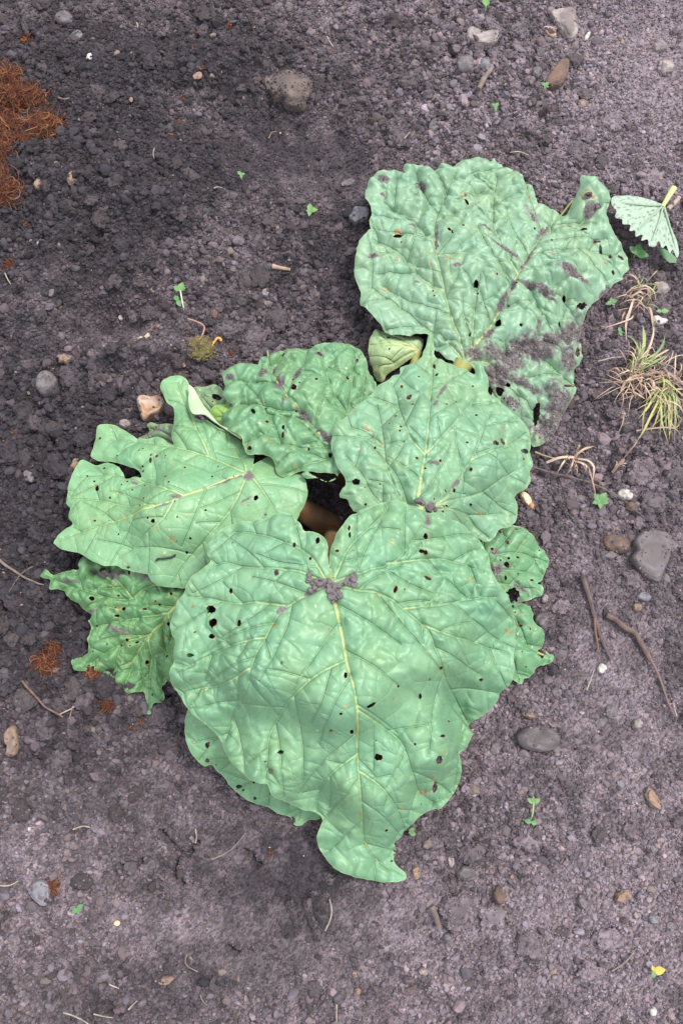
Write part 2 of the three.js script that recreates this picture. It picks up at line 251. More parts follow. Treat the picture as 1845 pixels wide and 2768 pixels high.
  tint.putImageData(im, 0, 0); relief.fillStyle = '#a0a0a0'; relief.fillRect(0, 0, W, Hh);
  const stroke = (ctx, l, style, w0, w1 = w0) => { ctx.lineCap = 'butt'; ctx.lineJoin = 'round'; ctx.strokeStyle = style; const n = l.length - 1, c = w0 === w1 ? 1 : 4; for (let k = 0; k < c; k++) { const i0 = Math.floor(n * k / c), i1 = Math.floor(n * (k + 1) / c); if (i1 <= i0) continue; ctx.lineWidth = Math.max(0.6, lerp(w0, w1, (k + 0.5) / c) * kx); ctx.beginPath(); ctx.moveTo(U(l[i0][0]), V(l[i0][1])); for (let i = i0 + 1; i <= i1; i++) ctx.lineTo(U(l[i][0]), V(l[i][1])); ctx.stroke(); } };
  const vein = (k) => css([tone[0] * 1.5, tone[1] * 1.16, tone[2] * 1.02], k), ribc = [0.42, 0.46, 0.19];
  for (const l of third) { stroke(relief, l, 'rgba(40,40,40,0.2)', 0.0011); }
  for (const l of second) { stroke(tint, l, vein(0.35), 0.0011, 0.0007); stroke(relief, l, 'rgba(40,40,40,0.4)', 0.0026, 0.0014); stroke(relief, l, 'rgba(0,0,0,0.45)', 0.0012); }
  mains.forEach((l, k) => { const yl = k === 0 ? Math.min(1, yellow * 1.6) : Math.min(1, yellow * (0.5 + 0.6 * R())), al = k === 0 ? 0.92 : 0.6; stroke(tint, l, vein(0.55), 0.002, 0.001); stroke(relief, l, 'rgba(40,40,40,0.4)', 0.0042, 0.002); stroke(relief, l, 'rgba(0,0,0,0.45)', 0.0018, 0.001);
    const n = l.length - 1; for (let i = 0; i < Math.floor(n * yl); i++) { const t = i / (n * yl); if (R() < 0.04 + 0.35 * t) continue; stroke(tint, [l[i], l[i + 1]], css(mix3(ribc, [tone[0] * 1.7, tone[1] * 1.3, tone[2] * 1.1], t), al * (1 - 0.45 * t)), lerp(k ? 0.0018 : 0.0042, 0.0009, t)); } });
  const rim = [...poly, poly[0]]; stroke(tint, rim, css([0.3, 0.38, 0.16], 0.45), 0.0014);
  for (const l of o.browned || []) stroke(tint, l.map(proj), css([0.24, 0.11, 0.04], 0.8), 0.003);
  for (const [hx, hz, rx, rz, c, s] of holes) { if (R() < 0.35) continue; tint.save(); tint.translate(U(hx) + (R() - 0.5) * 0.0016 * kx, V(hz) + (R() - 0.5) * 0.0016 * kx); tint.rotate(Math.atan2(s, c)); tint.beginPath(); tint.ellipse(0, 0, (rx + 0.0006) * kx, (rz + 0.0006) * kx, 0, 0, 6.3); tint.fillStyle = R() < 0.75 ? css([0.28, 0.27, 0.14], 0.65) : css([0.2, 0.12, 0.06], 0.75); tint.fill(); tint.restore(); }
  for (let i = 0; i < specks; i++) { const x = lerp(x0, x1, R()), z = lerp(z0, z1, R()), r = 0.0005 + 0.0011 * R() * R(); if (field(x, z) < 0.003) continue; const t = R(); tint.fillStyle = t < 0.4 ? css([0.45, 0.4, 0.28], 0.85) : t < 0.7 ? css([0.25, 0.11, 0.04], 0.8) : css([0.05, 0.045, 0.045], 0.85); tint.beginPath(); tint.ellipse(U(x), V(z), r * kx * (1 + R()), r * kx, R() * 3, 0, 6.3); tint.fill(); }
  for (const [p, rx, ry, rot] of o.tan || []) { const c = proj(p); tint.save(); tint.translate(U(c[0]), V(c[1])); tint.rotate(rot); for (let i = 0; i < 12; i++) { tint.fillStyle = R() < 0.6 ? css([0.33, 0.25, 0.12], 0.5) : css([0.22, 0.11, 0.045], 0.55); const a = R() * 6.28, q = Math.sqrt(R()) * 0.8; tint.beginPath(); tint.ellipse(Math.cos(a) * q * rx * PX * kx, Math.sin(a) * q * ry * PX * kx, rx * PX * kx * (0.15 + 0.35 * R()), ry * PX * kx * (0.15 + 0.35 * R()), R() * 3, 0, 6.3); tint.fill(); } tint.restore(); }
  // mud smeared and dried on the blade
  const muds = (o.mud || []).map(([p, rx, ry, rot, s = 1]) => [...proj(p), rx * PX, ry * PX, Math.cos(rot), Math.sin(rot), s]);
  const mudAt = (x, z) => { let m = 0; for (const [a, b, rx, rz, c, s, k] of muds) { const dx = x - a, dz = z - b, q = Math.hypot((dx * c + dz * s) / rx, (-dx * s + dz * c) / rz); if (q < 1.6) m = Math.max(m, k * (1.25 - q)); } return m <= 0 ? 0 : m + 0.5 * fbm(x * 48, z * 48, 3, seed + 70) + 0.4 * n3(x * 190, 3, z * 190) + 0.25 * n3(x * 420, 8, z * 420) - 0.06; };
  if (muds.length || o.dust) {
    const im2 = tint.getImageData(0, 0, W, Hh), E = im2.data, ib = relief.getImageData(0, 0, W, Hh), B = ib.data;
    for (let j = 0; j < Hh; j++) for (let i = 0; i < W; i++) { const x = x0 + i / kx, z = z0 + j / kx; const mv = mudAt(x, z); let m = 0.5 * sstep(0.12, 0.5, mv) + 0.5 * sstep(0.42, 0.7, mv); if (o.dust) m = Math.max(m, o.dust * sstep(0.0, 0.5, fbm(x * 40, z * 40, 4, seed + 90))); if (m <= 0) continue; const q = (j * W + i) * 4, k = 0.8 + 0.4 * (0.5 + 0.5 * n3(x * 500, 4, z * 500)); const c = [0.112 * k, 0.096 * k, 0.1 * k]; for (let e = 0; e < 3; e++) { E[q + e] = lerp(E[q + e], sr(c[e]), m * 0.94); B[q + e] = lerp(B[q + e], 150 + 60 * n3(x * 500, 14, z * 500), m); } }
    tint.putImageData(im2, 0, 0); relief.putImageData(ib, 0, 0);
  }
  const map = new THREE.CanvasTexture(cv); map.colorSpace = THREE.SRGBColorSpace; const bump = new THREE.CanvasTexture(bv);
  const top = new THREE.MeshPhysicalMaterial({ map, bumpMap: bump, bumpScale: 0.0024, roughness: o.roughness ?? 0.46, specularIntensity: 0.85 });
  const bot = std(under, 0.7);
  const blade = mesh('leaf', g, o.flip ? [std(under, 0.6), top] : [top, bot], plant); if (o.label) blade.userData.label = o.label;
  // ribs stand out below; the stalk runs from the leaf's base to the crown
  if (o.ribs !== false) { const l = mains[0], pts = []; for (let i = 0; i < l.length; i += 2) pts.push(new THREE.Vector3(l[i][0] - PO.x, height(l[i][0], l[i][1]) - PO.y - lerp(0.0052, 0.002, i / l.length), l[i][1] - PO.z)); if (pts.length > 3) mesh('midrib', taper(pts, (t) => lerp(0.0042, 0.0012, t), 6), std([0.26, 0.3, 0.1], 0.6), blade); }
  if (o.stalk) { const b = proj(o.stalk), by = height(b[0], b[1]); const r = o.stalkR ?? 0.009; const d = o.root || [0, 0];
    const e = new THREE.Vector3(d[0], 0.0, d[1]), s = new THREE.Vector3(b[0] - PO.x, by - PO.y - r * 0.75 + (o.stalkUp ?? 0), b[1] - PO.z), mid = s.clone().lerp(e, 0.5); mid.y = lerp(s.y, e.y, 0.35) ; if (o.stalkMid) mid.y = o.stalkMid;
    const cvv = new THREE.CatmullRomCurve3([s, s.clone().lerp(mid, 0.5).setY(lerp(s.y, mid.y, 0.35)), mid, e.clone().setY(-0.01)]);
    const gg = taper(cvv.getPoints(22), (t) => r * (0.8 + 0.55 * t), 10);
    paint(gg, (x, y, z) => { const t = clamp(Math.hypot(x - s.x, z - s.z) / (Math.hypot(e.x - s.x, e.z - s.z) + 1e-4)), k = 0.85 + 0.3 * n3(x * 120, y * 30, z * 120); const c = mix3([0.28, 0.3, 0.09], [0.19, 0.11, 0.055], sstep(0.1, 0.5, t + 0.25 * n3(x * 60, y * 60, z * 60))); return c.map((v) => v * k); });
    mesh('petiole', gg, vcol(0.5), blade); }
  return { blade, height, proj, mudAt, field, poly, H };
}
function taper(pts, rad, sides) {
  const cv = new THREE.CatmullRomCurve3(pts), n = pts.length * 2, g = new THREE.TubeGeometry(cv, n, 1, sides, false), p = g.attributes.position;
  for (let i = 0; i <= n; i++) { const c = cv.getPointAt(i / n), r = rad(i / n); for (let k = 0; k <= sides; k++) { const v = i * (sides + 1) + k; p.setXYZ(v, c.x + (p.getX(v) - c.x) * r, c.y + (p.getY(v) - c.y) * r, c.z + (p.getZ(v) - c.z) * r); } }
  // close both ends
  const ends = [0, n].map((i) => { const c = cv.getPointAt(i / n), a = [c.x, c.y, c.z]; for (let k = 0; k < sides; k++) { const v = i * (sides + 1) + k; a.push(p.getX(v), p.getY(v), p.getZ(v)); } return a; });
  let m = new THREE.BufferGeometry(); const arr = [...p.array], idx = [...g.index.array]; let at0 = p.count;
  ends.forEach((a, e) => { arr.push(...a); for (let k = 0; k < sides; k++) { const x = at0 + 1 + k, y = at0 + 1 + (k + 1) % sides; e ? idx.push(at0, x, y) : idx.push(at0, y, x); } at0 += sides + 1; });
  m.setAttribute('position', new THREE.BufferAttribute(new Float32Array(arr), 3)); m.setIndex(idx); m.computeVertexNormals(); return m;
}
const HL = (c, list) => list.map(([x, y, a, b, rot = 0]) => [c([x, y])[0], a / K.get(c), b / K.get(c), rot]);
const CT = (c, list) => list.map(([x, y, h]) => [c([x, y])[0], h]);

// broad front leaf; its right lobe folds down along a crease
const [fA, fB] = c7([1030, 775, 1200, 955]).map((p) => at(p[0], p[1], 0.12));
const fold = (x, z) => { const ux = fB[0] - fA[0], uz = fB[1] - fA[1], l = Math.hypot(ux, uz), t = ((x - fA[0]) * ux + (z - fA[1]) * uz) / (l * l), d = ((x - fA[0]) * uz - (z - fA[1]) * ux) / l; return d < 0 || t < 0 ? 0 : -0.034 * sstep(0, 0.006, d) * Math.exp(-d / 0.04) * sstep(0, 0.7, t); };
const L1 = makeLeaf({ seed: 21, extra: fold, pucker: 1.15, wave: 1.1, yellow: 0.5, specks: 70, stalk: c7([648, 385])[0], stalkR: 0.01, root: [0.0, 0.02], stalkMid: 0.15, label: 'broad heart shaped front leaf with soil in its notch',
  out: c7([650, 345, 640, 285, 655, 240, 668, 200, 690, 165, 720, 132, 760, 105, 810, 88, 860, 72, 890, 68, 920, 76, 960, 90, 1000, 100, 1020, 115, 1060, 125, 1110, 140, 1160, 165, 1200, 200, 1235, 245, 1258, 290, 1268, 340, 1290, 385, 1325, 420, 1345, 470, 1358, 520, 1365, 570, 1368, 620, 1360, 680, 1362, 740, 1345, 790, 1315, 810, 1300, 845, 1270, 880, 1230, 915, 1192, 942, 1197, 962, 1185, 1000, 1165, 1035, 1148, 1050, 1152, 1090, 1150, 1140, 1130, 1200, 1095, 1240, 1075, 1262, 1030, 1275, 985, 1305, 955, 1335, 935, 1350, 925, 1375, 895, 1400, 900, 1430, 890, 1465, 905, 1490, 935, 1515, 942, 1535, 925, 1545, 880, 1550, 820, 1548, 760, 1535, 700, 1515, 650, 1485, 620, 1450, 600, 1410, 592, 1370, 605, 1335, 615, 1310, 590, 1285, 540, 1270, 470, 1240, 420, 1215, 398, 1172, 378, 1172, 340, 1155, 300, 1125, 260, 1085, 240, 1050, 230, 1025, 215, 1000, 190, 965, 150, 930, 110, 900, 85, 870, 65, 835, 45, 810, 30, 780, 22, 740, 35, 700, 40, 660, 45, 620, 30, 590, 25, 550, 35, 500, 50, 460, 75, 420, 85, 395, 110, 360, 150, 330, 180, 300, 165, 280, 170, 240, 200, 200, 215, 180, 240, 165, 290, 150, 350, 140, 410, 130, 440, 115, 465, 110, 490, 120, 515, 145, 535, 165, 540, 185, 570, 188, 605, 200, 630, 225, 636, 250, 634, 285, 643, 330]),
  ctrl: CT(c7, [[645, 380, 0.2], [60, 650, 0.15], [150, 300, 0.175], [500, 200, 0.195], [850, 90, 0.195], [1250, 350, 0.155], [1360, 650, 0.105], [1190, 940, 0.06], [230, 1030, 0.09], [700, 800, 0.205], [750, 1150, 0.13], [600, 1300, 0.06], [1100, 1250, 0.05], [930, 1535, 0.012], [640, 1450, 0.025], [400, 700, 0.2], [1000, 600, 0.19], [80, 860, 0.12], [1000, 1000, 0.14], [450, 1050, 0.12]]),
  veins: [[640, 395, 660, 460, 675, 520, 690, 590, 710, 700, 735, 790, 748, 880, 748, 1000, 752, 1100, 762, 1200, 768, 1300, 780, 1400, 830, 1470, 925, 1530], [630, 400, 550, 440, 455, 500, 400, 590, 340, 710, 320, 800, 270, 900, 235, 1000], [630, 390, 520, 345, 440, 335, 330, 330, 230, 310, 190, 320], [630, 380, 560, 280, 440, 220, 330, 190, 260, 185], [660, 400, 760, 420, 830, 430, 900, 470, 960, 520, 1020, 570, 1060, 660, 1090, 760, 1130, 830, 1180, 920], [660, 385, 780, 345, 900, 300, 980, 200, 1020, 140], [660, 375, 720, 250, 800, 170, 870, 100], [860, 315, 950, 305, 1050, 300, 1150, 320, 1240, 350], [480, 480, 370, 465, 280, 470, 180, 450, 90, 440], [930, 490, 1050, 480, 1150, 460, 1290, 440], [1000, 550, 1100, 590, 1200, 620, 1340, 660],
    [705, 690, 620, 730, 540, 790, 470, 870, 410, 980, 400, 1080, 390, 1150], [748, 880, 850, 950, 920, 1010, 960, 1120, 990, 1200, 1040, 1240], [752, 1050, 650, 1130, 600, 1200, 590, 1270], [756, 1120, 840, 1180, 900, 1260, 930, 1340], [400, 600, 300, 620, 200, 660, 60, 740], [335, 720, 240, 780, 130, 800, 60, 820]].map(c7),
  holes: HL(c7, [[437, 350, 8, 12], [260, 422, 6, 9], [182, 493, 16, 13], [193, 547, 13, 14], [188, 598, 10, 8], [293, 547, 7, 12], [123, 583, 4, 4], [107, 672, 12, 6], [505, 243, 6, 9], [596, 228, 7, 14], [717, 180, 5, 10], [720, 205, 4, 11], [567, 297, 5, 6], [672, 270, 8, 5], [1012, 213, 8, 9], [997, 268, 9, 7], [1012, 276, 6, 8], [1020, 377, 14, 6, 0.3], [895, 418, 6, 14, 0.3], [830, 1065, 13, 11], [1065, 1075, 12, 14], [1048, 1180, 9, 18], [803, 865, 20, 5, -0.5], [705, 748, 6, 12], [728, 968, 7, 7], [452, 1045, 12, 6], [412, 1120, 8, 10], [905, 792, 4, 5], [990, 830, 6, 9], [1075, 983, 10, 5], [1230, 765, 8, 5]]),
  tan: HL(c7, [[1010, 1200, 30, 10, -0.1], [1330, 578, 22, 9], [430, 555, 14, 8], [880, 240, 8, 9], [1180, 380, 14, 6], [700, 870, 12, 6, -0.5], [925, 1265, 10, 7], [640, 570, 7, 6], [1040, 1150, 12, 10]]),
  mud: HL(c7, [[600, 395, 40, 16, 0.3], [660, 430, 22, 28], [715, 380, 36, 13, -0.4], [1020, 150, 12, 34, 0.2], [560, 430, 30, 8, -0.5], [455, 495, 20, 8, -0.6]]) });
// round leaf beyond it
const L2 = makeLeaf({ seed: 22, pucker: 0.95, wave: 0.8, tone: [0.094, 0.208, 0.122], yellow: 0.35, specks: 55, stalk: c6([800, 1115])[0], stalkR: 0.0085, root: [0.05, 0.0], stalkMid: 0.1, label: 'round leaf whose pointed tip lies over the muddy leaf',
  out: c6([790, 1160, 700, 1200, 560, 1190, 430, 1160, 370, 1125, 340, 1110, 320, 1060, 300, 1035, 265, 1025, 270, 990, 300, 950, 295, 910, 270, 880, 250, 840, 235, 800, 215, 740, 210, 690, 220, 640, 245, 590, 290, 545, 330, 505, 380, 460, 440, 415, 470, 380, 500, 345, 560, 310, 600, 280, 635, 270, 630, 235, 660, 225, 700, 215, 760, 175, 775, 130, 790, 110, 800, 60, 815, 20, 830, 40, 840, 100, 845, 160, 880, 190, 940, 220, 980, 240, 1040, 250, 1090, 285, 1080, 240, 1090, 205, 1125, 205, 1135, 240, 1160, 290, 1170, 330, 1165, 380, 1190, 415, 1220, 425, 1260, 470, 1310, 515, 1360, 555, 1400, 600, 1420, 640, 1430, 700, 1425, 760, 1440, 820, 1425, 880, 1425, 930, 1400, 980, 1360, 1000, 1330, 1020, 1345, 1070, 1350, 1130, 1335, 1180, 1300, 1210, 1240, 1220, 1220, 1260, 1190, 1290, 1150, 1300, 1100, 1275, 1050, 1230, 980, 1200, 880, 1190]),
  ctrl: CT(c6, [[800, 1110, 0.165], [815, 20, 0.1], [215, 700, 0.135], [1430, 750, 0.085], [1150, 1290, 0.09], [340, 1100, 0.145], [800, 600, 0.155], [1160, 400, 0.095], [600, 1150, 0.16], [1340, 1150, 0.08], [500, 400, 0.12], [1100, 800, 0.14], [700, 200, 0.105]]),
  veins: [[770, 1110, 740, 1050, 755, 950, 770, 840, 785, 770, 795, 680, 805, 560, 815, 420, 825, 300, 822, 100], [760, 1110, 640, 1050, 590, 960, 550, 850, 530, 700, 510, 560, 490, 470], [800, 1110, 900, 1040, 960, 960, 1020, 880, 1070, 790, 1130, 640, 1180, 520], [785, 775, 740, 730, 690, 660, 650, 560, 610, 420, 580, 330], [790, 768, 870, 680, 960, 580, 1030, 500, 1090, 420], [810, 1110, 990, 1040, 1130, 1000, 1280, 900, 1390, 840], [760, 1120, 600, 1120, 480, 1040, 400, 900, 300, 780], [800, 1120, 960, 1110, 1120, 1140, 1250, 1130], [1060, 810, 1150, 770, 1250, 740, 1400, 640], [535, 720, 440, 650, 330, 600]].map(c6),
  holes: HL(c6, [[640, 365, 8, 14], [680, 435, 14, 15], [565, 588, 6, 7], [627, 635, 7, 8], [478, 730, 7, 9], [910, 476, 6, 7], [968, 464, 6, 6], [1087, 545, 7, 9], [1210, 712, 24, 14, -0.4], [1250, 703, 17, 15], [1388, 757, 25, 13, -0.3], [1378, 806, 9, 9], [365, 937, 22, 16, 0.4], [420, 1083, 7, 10], [838, 235, 6, 22], [850, 297, 14, 5, -0.8], [1035, 708, 9, 5], [1058, 868, 8, 12], [960, 992, 7, 12], [905, 1000, 6, 12], [728, 803, 9, 7], [1060, 1083, 10, 7], [890, 1122, 5, 8], [914, 1083, 5, 7], [508, 957, 5, 5], [635, 605, 6, 5]]),
  tan: HL(c6, [[1110, 1130, 22, 16], [430, 618, 26, 16, 0.6], [465, 655, 12, 10], [555, 470, 14, 8, 0.9], [1240, 628, 8, 18, 0.4], [355, 495, 14, 10], [950, 305, 8, 14, 0.4], [1225, 640, 8, 6]]),
  mud: HL(c6, [[815, 1090, 40, 26, 0.3], [750, 1060, 26, 18], [795, 1150, 18, 50], [960, 960, 14, 60, 0.7, 0.75], [880, 400, 10, 90, 0.5, 0.7], [845, 465, 14, 24, 0.5], [830, 830, 30, 16, 0.2, 0.7]]) });
// far leaf, smeared with mud
const L3 = makeLeaf({ seed: 23, pucker: 1.45, wave: 0.9, tone: [0.108, 0.215, 0.138], yellow: 0.5, specks: 60, ragged: 1.4, edgeDrop: 0.004, stalk: c4([572, 968])[0], stalkR: 0.0145, root: [0.07, -0.02], stalkMid: 0.05, stalkUp: 0.011, label: 'far puckered leaf smeared with grey mud',
  out: c4([600, 985, 540, 975, 470, 945, 430, 905, 405, 840, 340, 842, 280, 850, 230, 840, 180, 800, 150, 760, 110, 715, 92, 690, 95, 650, 75, 610, 65, 560, 65, 510, 75, 460, 90, 410, 120, 370, 150, 347, 185, 338, 142, 350, 133, 325, 145, 290, 130, 245, 112, 210, 120, 170, 130, 140, 170, 110, 220, 95, 260, 90, 300, 118, 287, 90, 320, 75, 380, 72, 430, 85, 470, 65, 510, 72, 560, 40, 620, 25, 655, 30, 690, 55, 697, 36, 720, 50, 760, 70, 800, 85, 830, 115, 850, 145, 880, 160, 895, 190, 905, 240, 940, 250, 985, 255, 1010, 270, 1040, 285, 1070, 230, 1100, 170, 1105, 120, 1150, 120, 1200, 145, 1235, 190, 1240, 235, 1230, 270, 1240, 310, 1260, 360, 1285, 400, 1315, 440, 1325, 490, 1330, 540, 1305, 565, 1300, 590, 1260, 610, 1220, 660, 1180, 690, 1145, 715, 1125, 780, 1115, 830, 1095, 880, 1110, 930, 1105, 970, 1080, 1000, 1070, 1060, 1085, 1100, 1060, 1150, 1040, 1190, 1015, 1230, 990, 1290, 960, 1330, 910, 1360, 885, 1365, 850, 1290, 780, 1220, 690, 1160, 640, 1080, 632, 1010]),
  ctrl: CT(c4, [[575, 965, 0.085], [65, 500, 0.05], [300, 100, 0.04], [650, 30, 0.03], [900, 250, 0.035], [1230, 200, 0.055], [1330, 540, 0.03], [1120, 780, 0.03], [885, 1360, 0.02], [600, 500, 0.08], [1085, 1080, 0.025], [900, 900, 0.045], [250, 830, 0.06], [1000, 500, 0.06], [700, 1150, 0.05]]),
  veins: [[585, 955, 620, 900, 690, 810, 750, 700, 810, 580, 900, 420, 1010, 290, 1090, 190], [570, 950, 530, 820, 475, 620, 440, 470, 430, 350, 490, 190, 530, 100], [595, 950, 608, 840, 620, 700, 640, 570], [812, 570, 760, 460, 720, 370, 700, 250, 720, 120], [800, 610, 880, 640, 960, 670, 1080, 690], [600, 965, 700, 960, 800, 920, 950, 870, 1090, 800], [605, 975, 680, 1020, 780, 1100, 870, 1180, 930, 1270], [560, 955, 480, 870, 380, 800, 250, 700, 130, 620], [480, 640, 380, 590, 280, 480, 150, 400], [435, 440, 330, 330, 200, 240], [860, 490, 960, 460, 1100, 450, 1290, 470], [930, 380, 1040, 330, 1180, 330], [440, 480, 540, 470, 620, 440]].map(c4),
  holes: HL(c4, [[575, 250, 9, 18, -0.3], [265, 405, 20, 11, -0.1], [495, 378, 9, 8], [512, 380, 6, 8], [625, 610, 10, 15], [632, 655, 5, 8], [1030, 682, 10, 10], [722, 803, 12, 14], [820, 823, 6, 8], [1132, 215, 18, 24, 0.6], [1180, 262, 16, 12, -0.5], [1052, 338, 7, 10], [1180, 412, 22, 7, -0.2], [1198, 455, 8, 24, -0.2], [1248, 478, 9, 9], [1292, 488, 9, 18, -0.2], [1250, 565, 8, 12], [1120, 360, 14, 7], [690, 1105, 10, 18], [732, 1108, 17, 20], [770, 1078, 10, 11], [900, 1215, 13, 45, 0.1], [1088, 932, 10, 20], [595, 845, 5, 12, 0.4], [428, 680, 5, 5], [1045, 1092, 30, 7, -0.3], [1105, 718, 24, 14, -0.3], [195, 150, 5, 7], [560, 355, 7, 5], [915, 770, 8, 6]]),
  tan: HL(c4, [[262, 385, 28, 22], [565, 215, 14, 14], [605, 490, 8, 14], [415, 480, 14, 9], [215, 634, 28, 7], [255, 512, 10, 14, -0.6], [345, 272, 7, 9], [1135, 215, 34, 36], [500, 508, 28, 8], [975, 476, 14, 9], [855, 372, 8, 16, -0.5], [1205, 520, 14, 20]]),
  mud: HL(c4, [[610, 925, 50, 40, -0.5, 1.3], [680, 840, 60, 20, -0.9, 1.4], [745, 700, 80, 18, -1.05, 1.4], [790, 630, 50, 13, -1, 1.3], [860, 500, 90, 8, -1, 1], [440, 400, 6, 120, 0.05, 0.8], [900, 640, 90, 20, 0.25, 0.9], [745, 440, 100, 18, 0.6, 0.85], [1060, 565, 100, 30, 0.3, 0.9], [930, 370, 70, 24, -0.9, 0.9], [880, 300, 50, 30, 0.9, 0.7], [760, 960, 140, 75, 0.05, 1.5], [860, 920, 150, 85, -0.2, 1.5], [1070, 850, 75, 150, 0.5, 1.5], [720, 1030, 85, 75, 0.2, 1.5], [1040, 980, 60, 60, 0, 0.9], [960, 880, 120, 50, -0.3, 1.3], [840, 1070, 90, 26, 0.45, 1.1], [990, 1160, 80, 110, 0.5, 1.2], [960, 1280, 80, 90, 0.5, 1.2], [790, 1170, 60, 30, 0.6, 1], [950, 940, 60, 40, -0.3, 0.9], [370, 180, 40, 22, 0.5, 0.75], [195, 150, 30, 20, 0.5, 0.7], [190, 210, 30, 14, 0.9, 0.7], [150, 490, 40, 14, 0.3, 0.7], [680, 360, 60, 14, 0.5, 0.7], [1220, 660, 60, 30, -0.7, 0.9], [540, 530, 40, 12, -0.3, 0.7], [330, 350, 30, 12, 0.3, 0.6], [960, 690, 50, 14, 0.5, 0.8], [905, 820, 14, 40, 0.2, 0.8], [1110, 610, 60, 16, 0.2, 0.85], [350, 610, 26, 10, 0, 0.7], [1150, 280, 30, 40, 0.4, 0.65]]) });
// middle leaf behind the hollow
const L4 = makeLeaf({ seed: 24, pucker: 1.5, wave: 0.9, tone: [0.08, 0.19, 0.098], yellow: 0.12, specks: 45, stalk: c6([290, 720])[0], stalkR: 0.0085, root: [0.015, -0.05], label: 'puckered leaf with dark mud stain lying between two larger leaves',
  out: [...c3([1010, 680, 1050, 655, 1110, 640, 1175, 640, 1190, 610, 1240, 585, 1300, 575, 1360, 570, 1400, 570, 1440, 545, 1500, 535]), ...c6([160, 85, 240, 80, 330, 85, 380, 110, 410, 145, 430, 200, 440, 240, 470, 300, 500, 360, 540, 500, 500, 700, 400, 850, 330, 890, 265, 880, 250, 900, 230, 922, 190, 930, 130, 910, 60, 915, 30, 885]), ...c3([1545, 1150, 1490, 1180, 1440, 1155, 1370, 1130, 1300, 1160, 1265, 1140, 1255, 1090, 1220, 1060, 1180, 1055, 1130, 1060, 1115, 1030, 1105, 980, 1060, 960, 1020, 920, 1010, 890, 1040, 850, 1065, 825, 1040, 810, 1020, 790, 1025, 740, 1015, 700]).slice(0)],
  ctrl: [...CT(c3, [[1015, 690, 0.05], [1300, 580, 0.055], [1500, 540, 0.065], [1040, 850, 0.065], [1250, 1120, 0.118], [1500, 1160, 0.125], [1300, 850, 0.1], [1110, 1000, 0.1], [1450, 800, 0.1]]), ...CT(c6, [[440, 250, 0.07], [300, 700, 0.12], [480, 400, 0.085]])],
  veins: [[300, 720, 190, 680, 90, 590, 20, 500, -70, 400, -160, 240, -180, 120], [305, 720, 300, 500, 250, 430, 190, 300, 150, 150, 140, 100], [320, 710, 320, 480, 340, 330, 350, 180, 345, 110], [280, 730, 160, 720, 40, 730, -100, 700, -220, 640], [285, 745, 170, 800, 60, 830, -60, 880], [60, 560, -60, 540, -200, 520], [330, 700, 380, 500, 410, 350, 425, 240]].map(c6),
  holes: [...HL(c3, [[1345, 760, 12, 16, -0.6], [1222, 912, 7, 7], [1298, 942, 6, 12], [1294, 973, 6, 12], [1143, 1037, 10, 9], [1450, 722, 6, 4], [1160, 873, 7, 16, -0.6], [1295, 600, 8, 10], [1200, 668, 8, 5]]), ...HL(c6, [[370, 190, 8, 18, 0.4], [143, 165, 16, 10], [312, 300, 9, 10], [122, 330, 9, 6], [205, 772, 10, 12], [180, 895, 8, 6], [240, 903, 6, 8], [75, 735, 4, 12]])],
  tan: [...HL(c3, [[1225, 1000, 16, 7], [1310, 760, 7, 7], [1355, 1108, 10, 10], [1140, 1025, 14, 14]]), ...HL(c6, [[60, 628, 10, 7]])],
  mud: [...HL(c3, [[1280, 735, 26, 60, -0.1, 1.2], [1255, 670, 14, 40, 0.1, 1], [1365, 690, 16, 50, 0.3, 0.8], [1050, 705, 30, 14, 0, 0.8], [1200, 690, 20, 30, 0.5, 0.7], [1390, 880, 60, 16, 0.8, 0.9], [1480, 970, 70, 16, 0.75, 1.1], [1295, 800, 10, 40, 0, 0.9]]), ...HL(c6, [[200, 675, 40, 20, 0.6, 1.1], [140, 165, 30, 18, 0, 0.7]])] });
